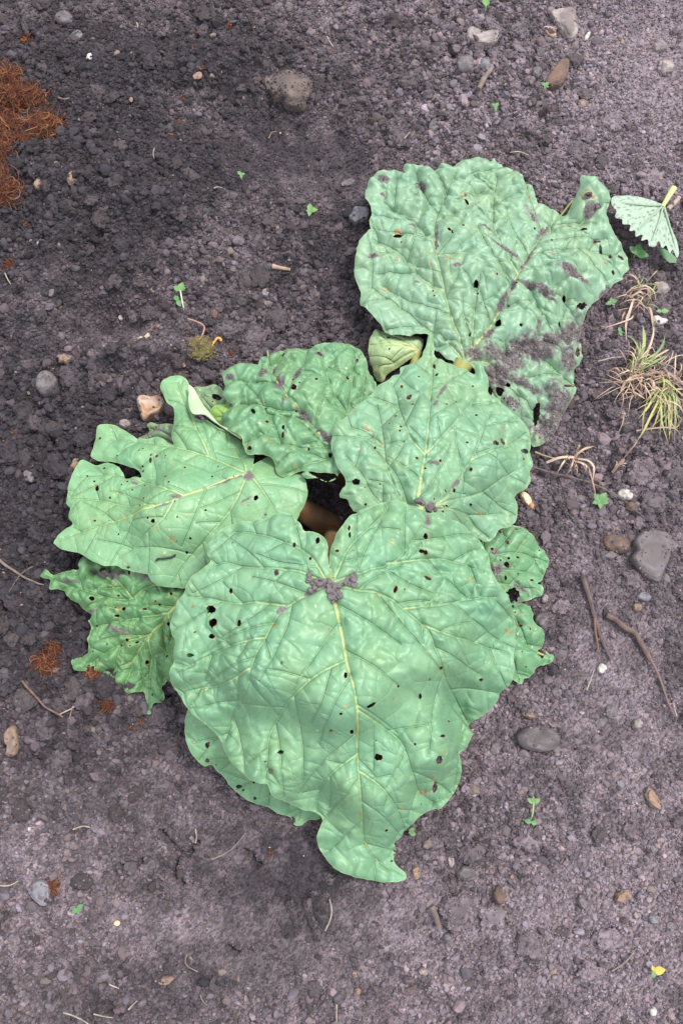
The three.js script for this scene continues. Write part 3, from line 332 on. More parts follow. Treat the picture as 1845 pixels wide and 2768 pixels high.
// left leaf
const L5 = makeLeaf({ seed: 25, pucker: 0.55, wave: 1.15, tone: [0.09, 0.212, 0.106], yellow: 0.75, specks: 70, stalk: c5([1092, 558])[0], stalkR: 0.0125, root: [0.0, 0.012], stalkMid: 0.055, label: 'smooth pale green leaf with folded lobes and many small holes',
  out: c5([1112, 530, 1122, 500, 1180, 475, 1235, 460, 1300, 520, 1365, 555, 1388, 610, 1393, 660, 1375, 710, 1350, 760, 1330, 800, 1250, 900, 1000, 1020, 880, 1080, 770, 1125, 700, 1120, 640, 1115, 600, 1085, 590, 1060, 540, 1050, 470, 1030, 420, 1015, 370, 1015, 330, 1000, 280, 975, 230, 945, 170, 935, 120, 915, 105, 895, 120, 870, 150, 840, 205, 800, 185, 770, 190, 720, 170, 690, 180, 640, 190, 600, 210, 550, 230, 510, 260, 480, 290, 490, 330, 505, 380, 495, 430, 510, 460, 545, 475, 578, 520, 570, 562, 578, 545, 540, 527, 528, 470, 510, 410, 490, 360, 490, 300, 465, 305, 430, 320, 370, 340, 310, 400, 300, 460, 325, 530, 370, 580, 375, 640, 362, 690, 388, 712, 402, 702, 340, 720, 260, 710, 210, 680, 190, 665, 150, 650, 95, 690, 65, 740, 52, 780, 70, 795, 110, 800, 180, 830, 265, 880, 270, 920, 300, 960, 325, 1000, 350, 1060, 388, 1100, 420, 1120, 450]),
  ctrl: CT(c5, [[1090, 555, 0.12], [105, 895, 0.065], [190, 600, 0.06], [300, 465, 0.05], [340, 310, 0.045], [650, 95, 0.055], [780, 60, 0.055], [1060, 385, 0.075], [1390, 650, 0.11], [1235, 470, 0.085], [770, 1120, 0.09], [400, 1010, 0.08], [700, 700, 0.13], [1200, 850, 0.125], [850, 400, 0.095], [540, 540, 0.07]]),
  veins: [[1085, 557, 1000, 580, 900, 620, 770, 660, 640, 710, 560, 740, 400, 800, 260, 840, 120, 895], [1085, 550, 1040, 530, 960, 495, 900, 470, 780, 430, 600, 400, 400, 380], [1085, 545, 1075, 500, 1030, 420], [1090, 570, 1070, 610, 1030, 700, 960, 790, 880, 880, 780, 1000, 710, 1100], [1100, 560, 1130, 590, 1180, 660, 1250, 760], [900, 470, 870, 400, 830, 320, 780, 200, 740, 90], [770, 660, 660, 620, 520, 580, 380, 560, 230, 570], [640, 712, 500, 720, 350, 690, 200, 680], [720, 680, 660, 780, 560, 880, 440, 980]].map(c5),
  holes: HL(c5, [[347, 372, 7, 6], [608, 492, 7, 12], [638, 472, 7, 9], [570, 433, 4, 5], [610, 465, 4, 4], [570, 545, 5, 6], [615, 793, 10, 9], [803, 878, 6, 6], [1135, 680, 9, 14, 0.3], [580, 620, 7, 5], [405, 678, 5, 7], [490, 598, 5, 5], [778, 524, 4, 4], [880, 735, 4, 6], [683, 573, 4, 4], [698, 600, 4, 4], [340, 632, 9, 14, -0.4], [463, 615, 4, 5], [518, 642, 4, 4], [571, 680, 4, 4], [552, 716, 5, 4], [325, 596, 5, 4], [683, 470, 5, 4], [590, 777, 5, 4], [567, 522, 4, 5], [913, 568, 4, 4], [445, 860, 5, 3, -0.6], [490, 1023, 8, 4], [287, 567, 4, 4]]),
  tan: HL(c5, [[713, 888, 10, 22, 0.3], [790, 757, 12, 8], [1066, 712, 8, 10], [715, 512, 10, 6], [470, 777, 8, 10], [335, 622, 14, 9], [465, 378, 8, 8], [630, 830, 6, 12, 0.5], [597, 826, 6, 6], [383, 720, 9, 5]]),
  mud: HL(c5, [[1095, 560, 24, 26, 0.3, 0.9], [740, 662, 34, 12, 0.1, 1.1], [650, 712, 50, 7, -0.3, 0.9], [960, 600, 120, 6, -0.3, 0.8], [1080, 690, 40, 8, -0.5, 0.6], [530, 605, 22, 8, 0.3, 0.6]]) });
{ // its pale rolled-over edge
  const F = L5, e = c5([795, 108, 800, 150, 797, 190, 822, 262, 880, 270, 920, 300, 960, 325, 1000, 350, 1060, 388]).map(F.proj), q = c5([790, 108, 822, 130, 842, 165, 872, 215, 905, 255, 955, 312, 1010, 340, 1062, 372, 1066, 380]).map(F.proj);
  const A = smoothLine(e, 0.002, false), B0 = smoothLine(q, 0.002, false), n = 70, m = 8, P = [], I = [], pick = (l, t) => { const f = t * (l.length - 1), i = Math.min(l.length - 2, Math.floor(f)); return [lerp(l[i][0], l[i + 1][0], f - i), lerp(l[i][1], l[i + 1][1], f - i)]; };
  for (let i = 0; i <= n; i++) { const a = pick(A, i / n), b = pick(B0, i / n); for (let k = 0; k <= m; k++) { const t = k / m, x = lerp(a[0], b[0], t), z = lerp(a[1], b[1], t), up = 0.006 * Math.sin(Math.PI * clamp(0.15 + t * 0.85)) * Math.sin(Math.PI * clamp(i / n, 0.03, 0.97)) + 0.0012 * n3(x * 90, 1, z * 90); P.push(x - PO.x, F.H(x, z) + 0.002 + up - PO.y, z - PO.z); } }
  for (let i = 0; i < n; i++) for (let k = 0; k < m; k++) { const v = i * (m + 1) + k; I.push(v, v + 1, v + m + 1, v + 1, v + m + 2, v + m + 1); }
  const g = new THREE.BufferGeometry(); g.setAttribute('position', new THREE.BufferAttribute(new Float32Array(P), 3)); g.setIndex(I); g.computeVertexNormals();
  const f = mesh('rolled_edge', g, std([0.36, 0.5, 0.3], 0.65, { side: THREE.DoubleSide }), F.blade); f.userData.label = 'pale underside rolled up along the leaf edge';
}
// crumpled low leaf on the left
const L6 = makeLeaf({ seed: 26, pucker: 1.7, wave: 1.5, tone: [0.064, 0.165, 0.07], yellow: 0.7, specks: 40, ragged: 1.8, stalk: c5([790, 1130])[0], stalkR: 0.0075, root: [-0.045, 0.03], roughness: 0.5, label: 'low crumpled leaf with ragged torn edge',
  out: c5([245, 985, 240, 1035, 180, 1035, 110, 1060, 60, 1030, 32, 1060, 85, 1085, 80, 1125, 150, 1130, 165, 1165, 210, 1190, 240, 1215, 270, 1245, 300, 1260, 275, 1290, 285, 1330, 270, 1380, 275, 1430, 250, 1470, 200, 1475, 190, 1510, 210, 1540, 260, 1545, 300, 1510, 310, 1540, 340, 1560, 400, 1580, 430, 1620, 480, 1655, 560, 1655, 570, 1700, 575, 1750, 600, 1765, 610, 1710, 650, 1705, 665, 1680, 655, 1620, 680, 1590, 720, 1640, 760, 1660, 860, 1560, 900, 1300, 860, 1120, 700, 1030, 500, 990, 350, 960]),
  ctrl: CT(c5, [[790, 1130, 0.075], [32, 1060, 0.03], [240, 1030, 0.045], [190, 1510, 0.018], [480, 1655, 0.02], [600, 1760, 0.012], [740, 1650, 0.03], [500, 1250, 0.062], [280, 1350, 0.04], [800, 1040, 0.07], [850, 1400, 0.06]]),
  veins: [[790, 1140, 700, 1240, 590, 1370, 510, 1480, 480, 1580, 445, 1640], [780, 1130, 640, 1110, 560, 1130, 505, 1175, 430, 1180, 300, 1150, 100, 1080], [690, 1250, 560, 1270, 420, 1290, 300, 1320], [600, 1360, 480, 1390, 380, 1440, 290, 1500], [590, 1375, 600, 1480, 590, 1600, 590, 1740], [690, 1260, 700, 1400, 660, 1500, 655, 1600], [510, 1180, 420, 1080, 300, 1040], [500, 1500, 420, 1530, 340, 1550]].map(c5),
  holes: HL(c5, [[310, 1183, 12, 9], [465, 1230, 10, 9], [570, 1232, 11, 5], [425, 1265, 11, 5], [705, 1155, 7, 7], [687, 1305, 8, 8], [580, 1500, 8, 9], [683, 1468, 7, 5], [360, 1035, 16, 7, -0.4], [500, 1055, 6, 12], [303, 1445, 5, 5], [645, 1210, 5, 4], [525, 1397, 9, 4, -0.4], [420, 1220, 6, 5]]),
  tan: HL(c5, [[340, 1503, 12, 10], [435, 1225, 12, 20], [655, 1385, 8, 8], [415, 1112, 16, 7], [680, 1375, 8, 16, 0.4]]),
  mud: HL(c5, [[390, 1060, 90, 30, 0.1, 0.65], [600, 1060, 80, 40, 0.1, 0.6], [300, 1240, 60, 8, -0.2, 0.9], [200, 1090, 60, 12, 0.2, 0.7], [420, 1330, 70, 16, 0.3, 0.55]]) });
// low leaf on the right, half hidden
const L7 = makeLeaf({ seed: 27, pucker: 0.9, wave: 0.9, tone: [0.07, 0.18, 0.09], yellow: 0.1, specks: 60, ragged: 2, stalk: c8([180, 900])[0], stalkR: 0.007, root: [0.05, 0.035], label: 'half hidden low leaf with bitten edge under the front leaf',
  out: c8([300, 600, 350, 580, 400, 545, 440, 528, 480, 525, 540, 545, 570, 570, 600, 600, 625, 640, 660, 690, 710, 760, 690, 800, 665, 860, 640, 900, 610, 915, 660, 930, 650, 985, 600, 1005, 560, 1025, 520, 1040, 575, 1060, 590, 1100, 600, 1170, 650, 1220, 665, 1280, 655, 1330, 680, 1355, 700, 1370, 740, 1395, 720, 1430, 680, 1450, 620, 1460, 590, 1520, 540, 1545, 510, 1575, 465, 1550, 300, 1480, 180, 1200, 130, 900, 200, 680]),
  ctrl: CT(c8, [[480, 530, 0.055], [710, 760, 0.03], [660, 950, 0.03], [740, 1395, 0.022], [510, 1575, 0.02], [250, 800, 0.065], [300, 1400, 0.04], [250, 1100, 0.05], [500, 1100, 0.035]]),
  veins: [[180, 890, 300, 1000, 420, 1080, 500, 1200, 560, 1330, 700, 1395], [190, 870, 330, 830, 500, 830, 670, 865], [190, 850, 300, 740, 500, 712, 690, 765], [190, 830, 330, 700, 430, 600, 470, 540], [200, 920, 330, 1150, 430, 1350, 500, 1550], [330, 900, 450, 930, 640, 950]].map(c8),
  holes: HL(c8, [[420, 642, 10, 12], [488, 740, 13, 8], [415, 790, 20, 18], [318, 685, 12, 9], [650, 1370, 26, 26], [455, 990, 35, 45, 0.3], [378, 570, 5, 7], [480, 548, 7, 9], [492, 1175, 8, 9], [405, 880, 10, 14], [490, 848, 7, 5], [632, 690, 6, 6], [375, 760, 6, 5], [580, 890, 14, 6], [540, 1035, 20, 5, -0.2]]),
  tan: HL(c8, [[490, 1130, 14, 8], [555, 1195, 8, 8], [430, 540, 9, 7], [540, 1430, 10, 6]]),
  mud: HL(c8, [[350, 830, 50, 50, 0.3, 1], [520, 950, 90, 20, 0.4, 0.9], [415, 790, 30, 26, 0, 1], [470, 1000, 50, 60, 0.3, 0.9], [340, 700, 40, 20, 0, 0.6]]) });
// low leaf showing below the front leaf
const L8 = makeLeaf({ seed: 28, pucker: 0.7, wave: 0.7, tone: [0.07, 0.175, 0.09], yellow: 0.05, specks: 25, ribs: false, stalk: c7([640, 980])[0], stalkR: 0.006, root: [-0.01, 0.045], label: 'low leaf edge showing beneath the front leaf',
  out: c7([100, 870, 82, 930, 84, 990, 100, 1040, 130, 1080, 155, 1103, 180, 1095, 205, 1120, 230, 1145, 250, 1175, 290, 1210, 340, 1240, 400, 1260, 450, 1285, 490, 1300, 505, 1330, 530, 1330, 560, 1310, 600, 1305, 660, 1260, 720, 1150, 640, 960, 400, 860, 200, 840]),
  ctrl: CT(c7, [[80, 950, 0.055], [250, 1180, 0.03], [510, 1330, 0.016], [700, 1200, 0.05], [300, 950, 0.065], [600, 950, 0.07]]),
  veins: [[640, 985, 500, 1050, 380, 1130, 280, 1190], [630, 980, 400, 960, 250, 980, 110, 1010], [645, 1000, 560, 1150, 520, 1310]].map(c7),
  holes: HL(c7, [[170, 1018, 8, 10], [168, 1078, 7, 8], [288, 1180, 8, 6], [353, 1225, 6, 5]]), tan: HL(c7, [[120, 1015, 6, 6]]) });
// folded leaf turned to show its pale underside
const L9 = makeLeaf({ seed: 29, pucker: 0.45, wave: 0.5, tone: [0.17, 0.28, 0.14], yellow: 0.8, tiny: 0, specks: 8, edgeDrop: 0.012, stalk: c6([745, 128])[0], stalkR: 0.006, root: [0.05, -0.05], label: 'small folded leaf showing its yellowish ribbed underside',
  out: c6([485, -5, 455, 40, 440, 100, 447, 190, 468, 250, 482, 300, 515, 325, 540, 310, 550, 280, 610, 240, 700, 175, 760, 135, 770, 60, 700, 30, 600, 10, 530, 10]),
  ctrl: CT(c6, [[480, 0, 0.045], [440, 120, 0.035], [510, 320, 0.03], [745, 128, 0.05], [600, 130, 0.062], [620, 235, 0.035], [700, 30, 0.04]]),
  veins: [[745, 128, 640, 110, 540, 105, 450, 100], [745, 128, 680, 90, 600, 50, 500, 5], [745, 128, 660, 170, 580, 220, 500, 240]].map(c6), holes: HL(c6, [[560, 55, 10, 8], [565, 137, 4, 5]]) });
// dusty scraps of older leaves beyond the folded one
const L10 = makeLeaf({ seed: 30, tiny: 4, pucker: 0.7, wave: 0.8, tone: [0.085, 0.15, 0.085], yellow: 0, specks: 20, ribs: false, dust: 0.45, stalk: c5([760, 420])[0], stalkR: 0.004, root: [-0.05, -0.03], label: 'dull dusty old leaf under the folded lobe',
  out: c5([535, 368, 592, 330, 578, 298, 600, 290, 640, 300, 700, 300, 760, 315, 800, 335, 840, 420, 760, 440, 700, 395, 640, 375, 590, 390]), ctrl: CT(c5, [[580, 300, 0.028], [800, 340, 0.035], [540, 370, 0.025], [760, 430, 0.045]]),
  veins: [[760, 420, 680, 350, 600, 320], [755, 420, 650, 370, 560, 370]].map(c5), holes: [] });
const L11 = makeLeaf({ seed: 31, tiny: 4, pucker: 0.8, wave: 0.8, tone: [0.1, 0.19, 0.1], yellow: 0, specks: 20, ribs: false, dust: 0.35, stalk: c5([1000, 350])[0], stalkR: 0.004, root: [-0.03, -0.05], label: 'dull old leaf scrap between the folded and the puckered leaf',
  out: c5([815, 108, 860, 105, 890, 95, 930, 98, 955, 112, 965, 128, 1010, 130, 1040, 240, 1040, 340, 960, 320, 900, 240, 860, 190, 830, 140]), ctrl: CT(c5, [[830, 110, 0.02], [940, 100, 0.022], [1000, 350, 0.05], [870, 220, 0.03]]),
  veins: [[1000, 340, 960, 240, 930, 170, 890, 110], [990, 340, 920, 240, 850, 150]].map(c5), holes: HL(c5, [[935, 165, 26, 14, 0.4]]) });
const L12 = makeLeaf({ seed: 32, tiny: 0, pucker: 0.5, wave: 0.6, tone: [0.11, 0.25, 0.06], yellow: 0.2, specks: 6, ribs: false, stalk: c5([1020, 330])[0], stalkR: 0.004, root: [-0.02, -0.05], label: 'small bright yellow green leaf lobe',
  out: c5([900, 235, 920, 202, 955, 198, 985, 196, 1000, 208, 1050, 250, 1060, 340, 1000, 345, 955, 300]), ctrl: CT(c5, [[910, 220, 0.045], [990, 200, 0.05], [1040, 330, 0.06], [955, 290, 0.05]]),
  veins: [[1020, 330, 970, 260, 930, 215]].map(c5), holes: [] });

// ------------------------------------------------------------------ soil that lies on the leaves
function soilBit(c, flat, leaf, r0, label, grp) {
  const R = rng(flat.length * 7 + 3), kinds = [0, 1, 2, 3].map((i) => paint(lump(420 + i, 3, 8, 0.6), (x, y, z) => { const k = 0.85 + 0.6 * n3(x * 4, y * 4, z * 4); return [0.14 * k, 0.12 * k, 0.127 * k]; }));
  c(flat).forEach((p, i) => { const w = leaf.proj(p), r = r0 * (0.55 + 0.75 * R()), o = mesh('soil_lump', kinds[i % 4], soilMat); o.scale.set(r * (0.9 + 0.4 * R()), r * 0.85, r * (0.9 + 0.4 * R())); o.rotation.set(R() * 6, R() * 6, R() * 6); o.position.set(w[0], leaf.height(w[0], w[1]) + r * 0.5, w[1]); tag(o, label, 'soil lump', grp); });
}
soilBit(c7, [563, 360, 560, 380, 575, 395, 590, 385, 605, 398, 585, 410, 570, 420, 603, 372, 622, 385, 640, 388, 655, 395, 640, 405, 660, 412, 675, 402, 645, 425, 660, 432, 675, 428, 650, 445, 668, 450, 680, 440, 690, 395, 705, 388, 715, 376, 728, 368, 738, 362, 735, 380, 720, 395, 738, 400, 655, 460, 640, 440], L1, 0.0031, 'small grey lump of soil caught in the notch of the front leaf', 'soil lumps in the notch of the front leaf');
soilBit(c6, [735, 1060, 755, 1068, 770, 1075, 800, 1100, 820, 1105, 838, 1095, 810, 1115, 845, 1108, 795, 1150, 790, 1175], L2, 0.003, 'small grey lump of soil at the base of the round leaf', 'soil lumps at the base of the round leaf');
{ const R = rng(91), list = []; for (const L of [L3, L4, L7]) { let x0 = 9, x1 = -9, z0 = 9, z1 = -9; for (const [x, z] of L.poly) { x0 = Math.min(x0, x); x1 = Math.max(x1, x); z0 = Math.min(z0, z); z1 = Math.max(z1, z); } const n = (x1 - x0) * (z1 - z0) * 260000; for (let i = 0; i < n; i++) { const x = lerp(x0, x1, R()), z = lerp(z0, z1, R()), m = L.mudAt(x, z); if (m < 0.62 || L.field(x, z) < 0.002) continue; const r = 0.0005 + 0.0013 * R() * R(), k = 0.7 + 0.6 * R(); list.push([x, L.height(x, z) + r * 0.4, z, r, [0.11 * k, 0.094 * k, 0.098 * k]]); } }
  crumbs('soil_grit', list, 'fine grey soil grit dried on the muddy leaves', 'soil grit'); }

// ------------------------------------------------------------------ stones
const stuck = [];
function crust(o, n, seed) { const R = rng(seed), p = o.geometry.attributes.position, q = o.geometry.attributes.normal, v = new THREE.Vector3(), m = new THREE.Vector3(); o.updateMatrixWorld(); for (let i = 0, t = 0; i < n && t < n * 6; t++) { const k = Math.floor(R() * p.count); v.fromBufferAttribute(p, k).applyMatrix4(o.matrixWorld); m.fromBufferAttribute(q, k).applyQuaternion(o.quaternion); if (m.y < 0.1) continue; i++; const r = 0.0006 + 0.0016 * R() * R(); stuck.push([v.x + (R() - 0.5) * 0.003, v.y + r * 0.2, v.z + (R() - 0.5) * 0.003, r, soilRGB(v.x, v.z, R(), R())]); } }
const SHADES = { grey: [[0.2, 0.18, 0.19], [0.12, 0.105, 0.11]], pale: [[0.42, 0.37, 0.36], [0.24, 0.2, 0.2]], tan: [[0.36, 0.24, 0.17], [0.2, 0.15, 0.13]], white: [[0.72, 0.69, 0.66], [0.5, 0.46, 0.42]], soil: [[0.088, 0.072, 0.078], [0.052, 0.043, 0.048]], dsoil: [[0.05, 0.042, 0.048], [0.03, 0.026, 0.03]], blue: [[0.24, 0.24, 0.28], [0.14, 0.14, 0.165]], flint: [[0.42, 0.23, 0.11], [0.5, 0.42, 0.38]], brown: [[0.19, 0.12, 0.09], [0.11, 0.085, 0.075]], red: [[0.22, 0.11, 0.1], [0.12, 0.08, 0.08]], cream: [[0.8, 0.66, 0.42], [0.7, 0.5, 0.28]], slab: [[0.2, 0.175, 0.185], [0.15, 0.128, 0.135]], crust: [[0.12, 0.095, 0.095], [0.2, 0.15, 0.125]], shard: [[0.07, 0.07, 0.1], [0.04, 0.04, 0.06]] };
for (const k in SHADES) if (!k.endsWith('soil') && k !== 'cream') SHADES[k] = SHADES[k].map((c) => c.map((v) => v * 0.7));
let stoneSeed = 1000;
const ell = (c, x, y, rx, ry, rot = 0, wob = 0.12) => { const R = rng(++stoneSeed), o = []; for (let i = 0; i < 14; i++) { const a = i / 14 * 6.283, k = 1 + wob * (R() * 2 - 1), u = rx * k * Math.cos(a), v = ry * k * Math.sin(a); o.push(x + u * Math.cos(rot) - v * Math.sin(rot), y + u * Math.sin(rot) + v * Math.cos(rot)); } return c(o); };
function stone(name, out, h, shadeName, { e = 0.75, bump = 0.06, sink = 0.4, detail = 9, rough: ro = 0.85, spot = 2.2, dust = 22000 } = {}) {
  const s = ++stoneSeed, w0 = out.map((p) => at(p[0], p[1], 0)), gx = w0.reduce((a, p) => a + p[0], 0) / w0.length, gz = w0.reduce((a, p) => a + p[1], 0) / w0.length, gy = soilY(gx, gz);
  const w = out.map((p) => at(p[0], p[1], gy + h * 0.35)), cx = w.reduce((a, p) => a + p[0], 0) / w.length, cz = w.reduce((a, p) => a + p[1], 0) / w.length;
  const poly = smoothLine(w, 0.002, true).map(([x, z]) => [Math.atan2(z - cz, x - cx), Math.hypot(x - cx, z - cz)]).sort((a, b) => a[0] - b[0]);
  const rad = (a) => { let i = poly.findIndex((p) => p[0] > a); const q = poly[(i < 0 ? 0 : i)], p = poly[(i <= 0 ? poly.length - 1 : i - 1)]; let d = q[0] - p[0]; if (d < 0) d += 6.2832; let t = a - p[0]; if (t < 0) t += 6.2832; return lerp(p[1], q[1], d > 1e-6 ? clamp(t / d) : 0); };
  let g = new THREE.IcosahedronGeometry(1, detail); g.deleteAttribute('uv'); g.deleteAttribute('normal'); g = mergeVertices(g, 1e-4);
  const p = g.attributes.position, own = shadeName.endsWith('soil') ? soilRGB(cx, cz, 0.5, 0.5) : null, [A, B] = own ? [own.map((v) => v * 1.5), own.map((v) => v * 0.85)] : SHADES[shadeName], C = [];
  for (let i = 0; i < p.count; i++) { const x = p.getX(i), y = p.getY(i), z = p.getZ(i), hr = Math.hypot(x, z), a = Math.atan2(z, x), r = rad(a) * Math.pow(hr, e), k = 1 + bump * (n3(x * 2 + s, y * 2, z * 2) + 0.5 * n3(x * 5 + s, y * 5, z * 5) + 0.25 * n3(x * 12, y * 12 + s, z * 12)); const nn = n3(x * spot + s, y * spot, z * spot) + 0.5 * n3(x * spot * 3, y * spot * 3 + s, z * spot * 3), gr = 0.85 + 0.3 * n3(x * 17, y * 17, z * 17 + s); C.push(...mix3(A, B, sstep(-0.25, 0.35, nn)).map((v) => v * gr)); p.setXYZ(i, Math.cos(a) * r * k, Math.sign(y) * Math.pow(Math.abs(y), e) * h * (0.75 + 0.3 * n3(x * 1.3 + s, 3, z * 1.3)) * k, Math.sin(a) * r * k); }
  g.setAttribute('color', new THREE.BufferAttribute(new Float32Array(C), 3)); g.computeVertexNormals();
  const o = mesh(name, g, vcol(ro)); o.position.set(cx, gy + h * (0.5 - sink), cz); { const a = poly.reduce((t, q) => t + q[1] * q[1], 0) / poly.length * 3.14; crust(o, Math.round(a * (own ? 200000 : shadeName === 'crust' ? 160000 : dust)), s); } return o;
}
const ST = (name, out, h, sh, label, opt) => tag(stone(name, out, h, sh, opt), label, opt?.cat || 'stone');
ST('rock', c1([1220, 360, 1250, 340, 1330, 318, 1390, 340, 1425, 385, 1410, 440, 1380, 485, 1330, 490, 1285, 455, 1240, 420]), 0.022, 'crust', 'large soil crusted brownish rock above the smooth trodden hollow', { e: 0.6, bump: 0.14, spot: 1.6 });
ST('rock', c1([245, 60, 290, 50, 330, 70, 340, 100, 300, 108, 255, 95]), 0.011, 'grey', 'smooth grey stone above the rusty fibre clump');
ST('rock', ell(c1, 355, 160, 26, 20), 0.008, 'blue', 'small bluish grey stone beside the smooth grey stone');
ST('rock', ell(c1, 410, 262, 14, 19, 0.5), 0.005, 'white', 'small creamy white chip in the dark crumbly soil', { bump: 0.2 });
ST('rock', ell(c1, 1322, 32, 20, 24), 0.009, 'grey', 'grey angular stone with smaller one beside it');
ST('rock', ell(c1, 325, 815, 22, 30, 0.2), 0.009, 'tan', 'pale tan broken fragment among dark clods', { bump: 0.25 });
ST('rock', ell(c1, 172, 842, 18, 21, 0.5), 0.008, 'tan', 'pinkish tan triangular chip near the lower fibre tuft', { bump: 0.2 });
ST('rock', ell(c1, 192, 1118, 25, 20), 0.009, 'pale', 'pale mottled pebble below the rusty fibres');
ST('rock', c2([580, 130, 600, 125, 640, 150, 680, 152, 720, 130, 725, 165, 710, 200, 660, 203, 610, 197, 582, 180]), 0.012, 'pale', 'pale notched flint like a shallow U', { e: 0.55, bump: 0.08 });
ST('rock', c2([960, 62, 1000, 45, 1060, 43, 1080, 100, 1080, 170, 1052, 192, 1012, 150, 982, 110]), 0.018, 'pale', 'large pale grey angular stone on the dry soil', { e: 0.5, bump: 0.1 });
ST('rock', c2([925, 125, 960, 125, 990, 150, 980, 180, 945, 165]), 0.009, 'flint', 'white and orange flint touching the large pale stone', { e: 0.6 });
ST('rock', c2([935, 370, 960, 330, 1010, 280, 1040, 275, 1042, 330, 1010, 390, 970, 403, 940, 395]), 0.016, 'brown', 'wedge shaped grey brown flint with an orange foot', { e: 0.5 });
ST('rock', ell(c2, 1465, 212, 36, 22, 0.05), 0.012, 'pale', 'rounded whitish pebble on the smooth dry soil');
ST('rock', ell(c2, 1490, 305, 33, 35, 0.2, 0.2), 0.01, 'pale', 'broken pale pebble with a hollow below the whitish pebble', { bump: 0.25 });
ST('rock', ell(c2, 570, 300, 42, 40, 0.2, 0.18), 0.016, 'grey', 'grey lumpy stone of the pair below the notched flint', { e: 0.6, bump: 0.12 });
ST('rock', ell(c2, 665, 300, 36, 28, 0.1, 0.2), 0.013, 'blue', 'bluish stone of the pair below the notched flint', { e: 0.6, bump: 0.12 });
ST('rock', ell(c2, 900, 330, 24, 24), 0.011, 'grey', 'round grey stone beside the wedge shaped flint');
ST('rock', ell(c2, 1110, 475, 26, 22, -0.4), 0.009, 'tan', 'tan rounded stone on dry soil below the wedge flint');
ST('rock', ell(c2, 1130, 165, 9, 24, 0.6), 0.005, 'white', 'thin white sliver beside the large pale stone');
ST('rock', ell(c2, 85, 985, 46, 38, -0.3, 0.18), 0.017, 'blue', 'dark bluish stone by the edge of the muddy leaf', { e: 0.6, bump: 0.1 });
ST('rock', ell(c2, 168, 995, 24, 30, 0.2), 0.012, 'grey', 'purplish grey stone in the bite of the muddy leaf');
ST('rock', ell(c4, 1460, 645, 52, 28, 0.0), 0.014, 'pale', 'flat grey stone below the fallen pale leaf', { e: 0.55 });
ST('rock', c4([1428, 775, 1450, 768, 1470, 780, 1498, 790, 1480, 805, 1440, 808]), 0.009, 'white', 'bright white angular stone in the dry grass', { e: 0.5, bump: 0.12 });
ST('rock', ell(c4, 1380, 792, 18, 15), 0.007, 'blue', 'small bluish white chip beside the bright white stone');
ST('rock', c3([625, 822, 640, 800, 700, 798, 735, 800, 755, 830, 740, 870, 690, 900, 660, 915, 640, 870]), 0.024, 'flint', 'tan and white flint at the tip of the folded leaf', { e: 0.55, bump: 0.05, rough: 0.45, spot: 1.5 });
ST('rock', ell(c3, 210, 735, 48, 54, 0.1, 0.07), 0.019, 'grey', 'rounded grey pebble left of the tan flint');
ST('rock', ell(c3, 570, 925, 28, 22, 0.2), 0.012, 'pale', 'pinkish grey pebble touching the leaf edge under the tan flint');
ST('rock', ell(c3, 1215, 322, 22, 18, -0.3), 0.009, 'pale', 'small pale pebble on dark crumbs above the middle leaf');
ST('rock', ell(c3, 980, 420, 18, 20), 0.008, 'red', 'small dull red pebble near the moss clump');
ST('rock', ell(c3, 300, 625, 36, 22, 0.15, 0.2), 0.01, 'tan', 'pale lumpy fragment above the rounded grey pebble', { bump: 0.25 });
ST('rock', ell(c3, 552, 440, 9, 13, -0.3), 0.005, 'white', 'tiny white pebble in the hollow');
ST('rock', ell(c3, 345, 1110, 20, 30, 0.6), 0.01, 'tan', 'tan stone just showing at the left leaf edge');
ST('rock', ell(c8, 1190, 335, 52, 38, 0.15, 0.08), 0.013, 'white', 'cream pebble where the long dry stem ends');
ST('rock', ell(c8, 1225, 410, 40, 30, 0.3), 0.011, 'brown', 'brown pebble half under the long dry stem');
ST('rock', ell(c8, 1130, 655, 96, 62, 0.3, 0.04), 0.018, 'brown', 'smooth oval brownish pebble beside the flat grey rock', { bump: 0.03 });
ST('rock', c8([1290, 580, 1330, 570, 1400, 575, 1470, 600, 1487, 660, 1470, 740, 1440, 830, 1400, 905, 1350, 890, 1300, 850, 1250, 800, 1225, 745, 1262, 700, 1245, 650]), 0.017, 'slab', 'flat angular grey rock on the right of the bed', { e: 0.42, bump: 0.06, dust: 30000, sink: 0.2, spot: 5 });
ST('rock', ell(c8, 1090, 735, 46, 28, 0.05, 0.2), 0.01, 'grey', 'small angular stone under the smooth oval pebble', { e: 0.5 });
ST('rock', ell(c8, 1310, 1005, 54, 30, 0.1, 0.15), 0.012, 'blue', 'bluish grey stone below the flat grey rock', { e: 0.55 });
ST('rock', ell(c8, 1270, 1075, 32, 28, 0.3), 0.009, 'tan', 'rusty tan chip below the bluish grey stone');
ST('rock', ell(c8, 636, 1170, 48, 58, 0.0, 0.04), 0.018, 'grey', 'smooth grey pebble half under the leaf edge', { bump: 0.03 });
ST('rock', ell(c8, 1035, 1475, 30, 32, 0.6, 0.15), 0.009, 'white', 'bluish white angular chip near the twigs', { e: 0.5 });
ST('rock', ell(c8, 660, 1015, 24, 32, 0.1), 0.009, 'pale', 'pinkish white chip at the bitten leaf edge');
ST('rock', ell(c9, 905, 165, 101, 60, 0.13, 0.03), 0.027, 'grey', 'large smooth oval grey pebble right of the front leaf', { bump: 0.02, spot: 1.2, e: 0.7 });
ST('rock', ell(c8, 1270, 1840, 34, 36, 0.2, 0.12), 0.012, 'pale', 'pale angular pebble right of the large smooth pebble');
ST('rock', ell(c8, 565, 1785, 34, 22, 0.2), 0.008, 'tan', 'pinkish chip above the large smooth pebble', { bump: 0.2 });
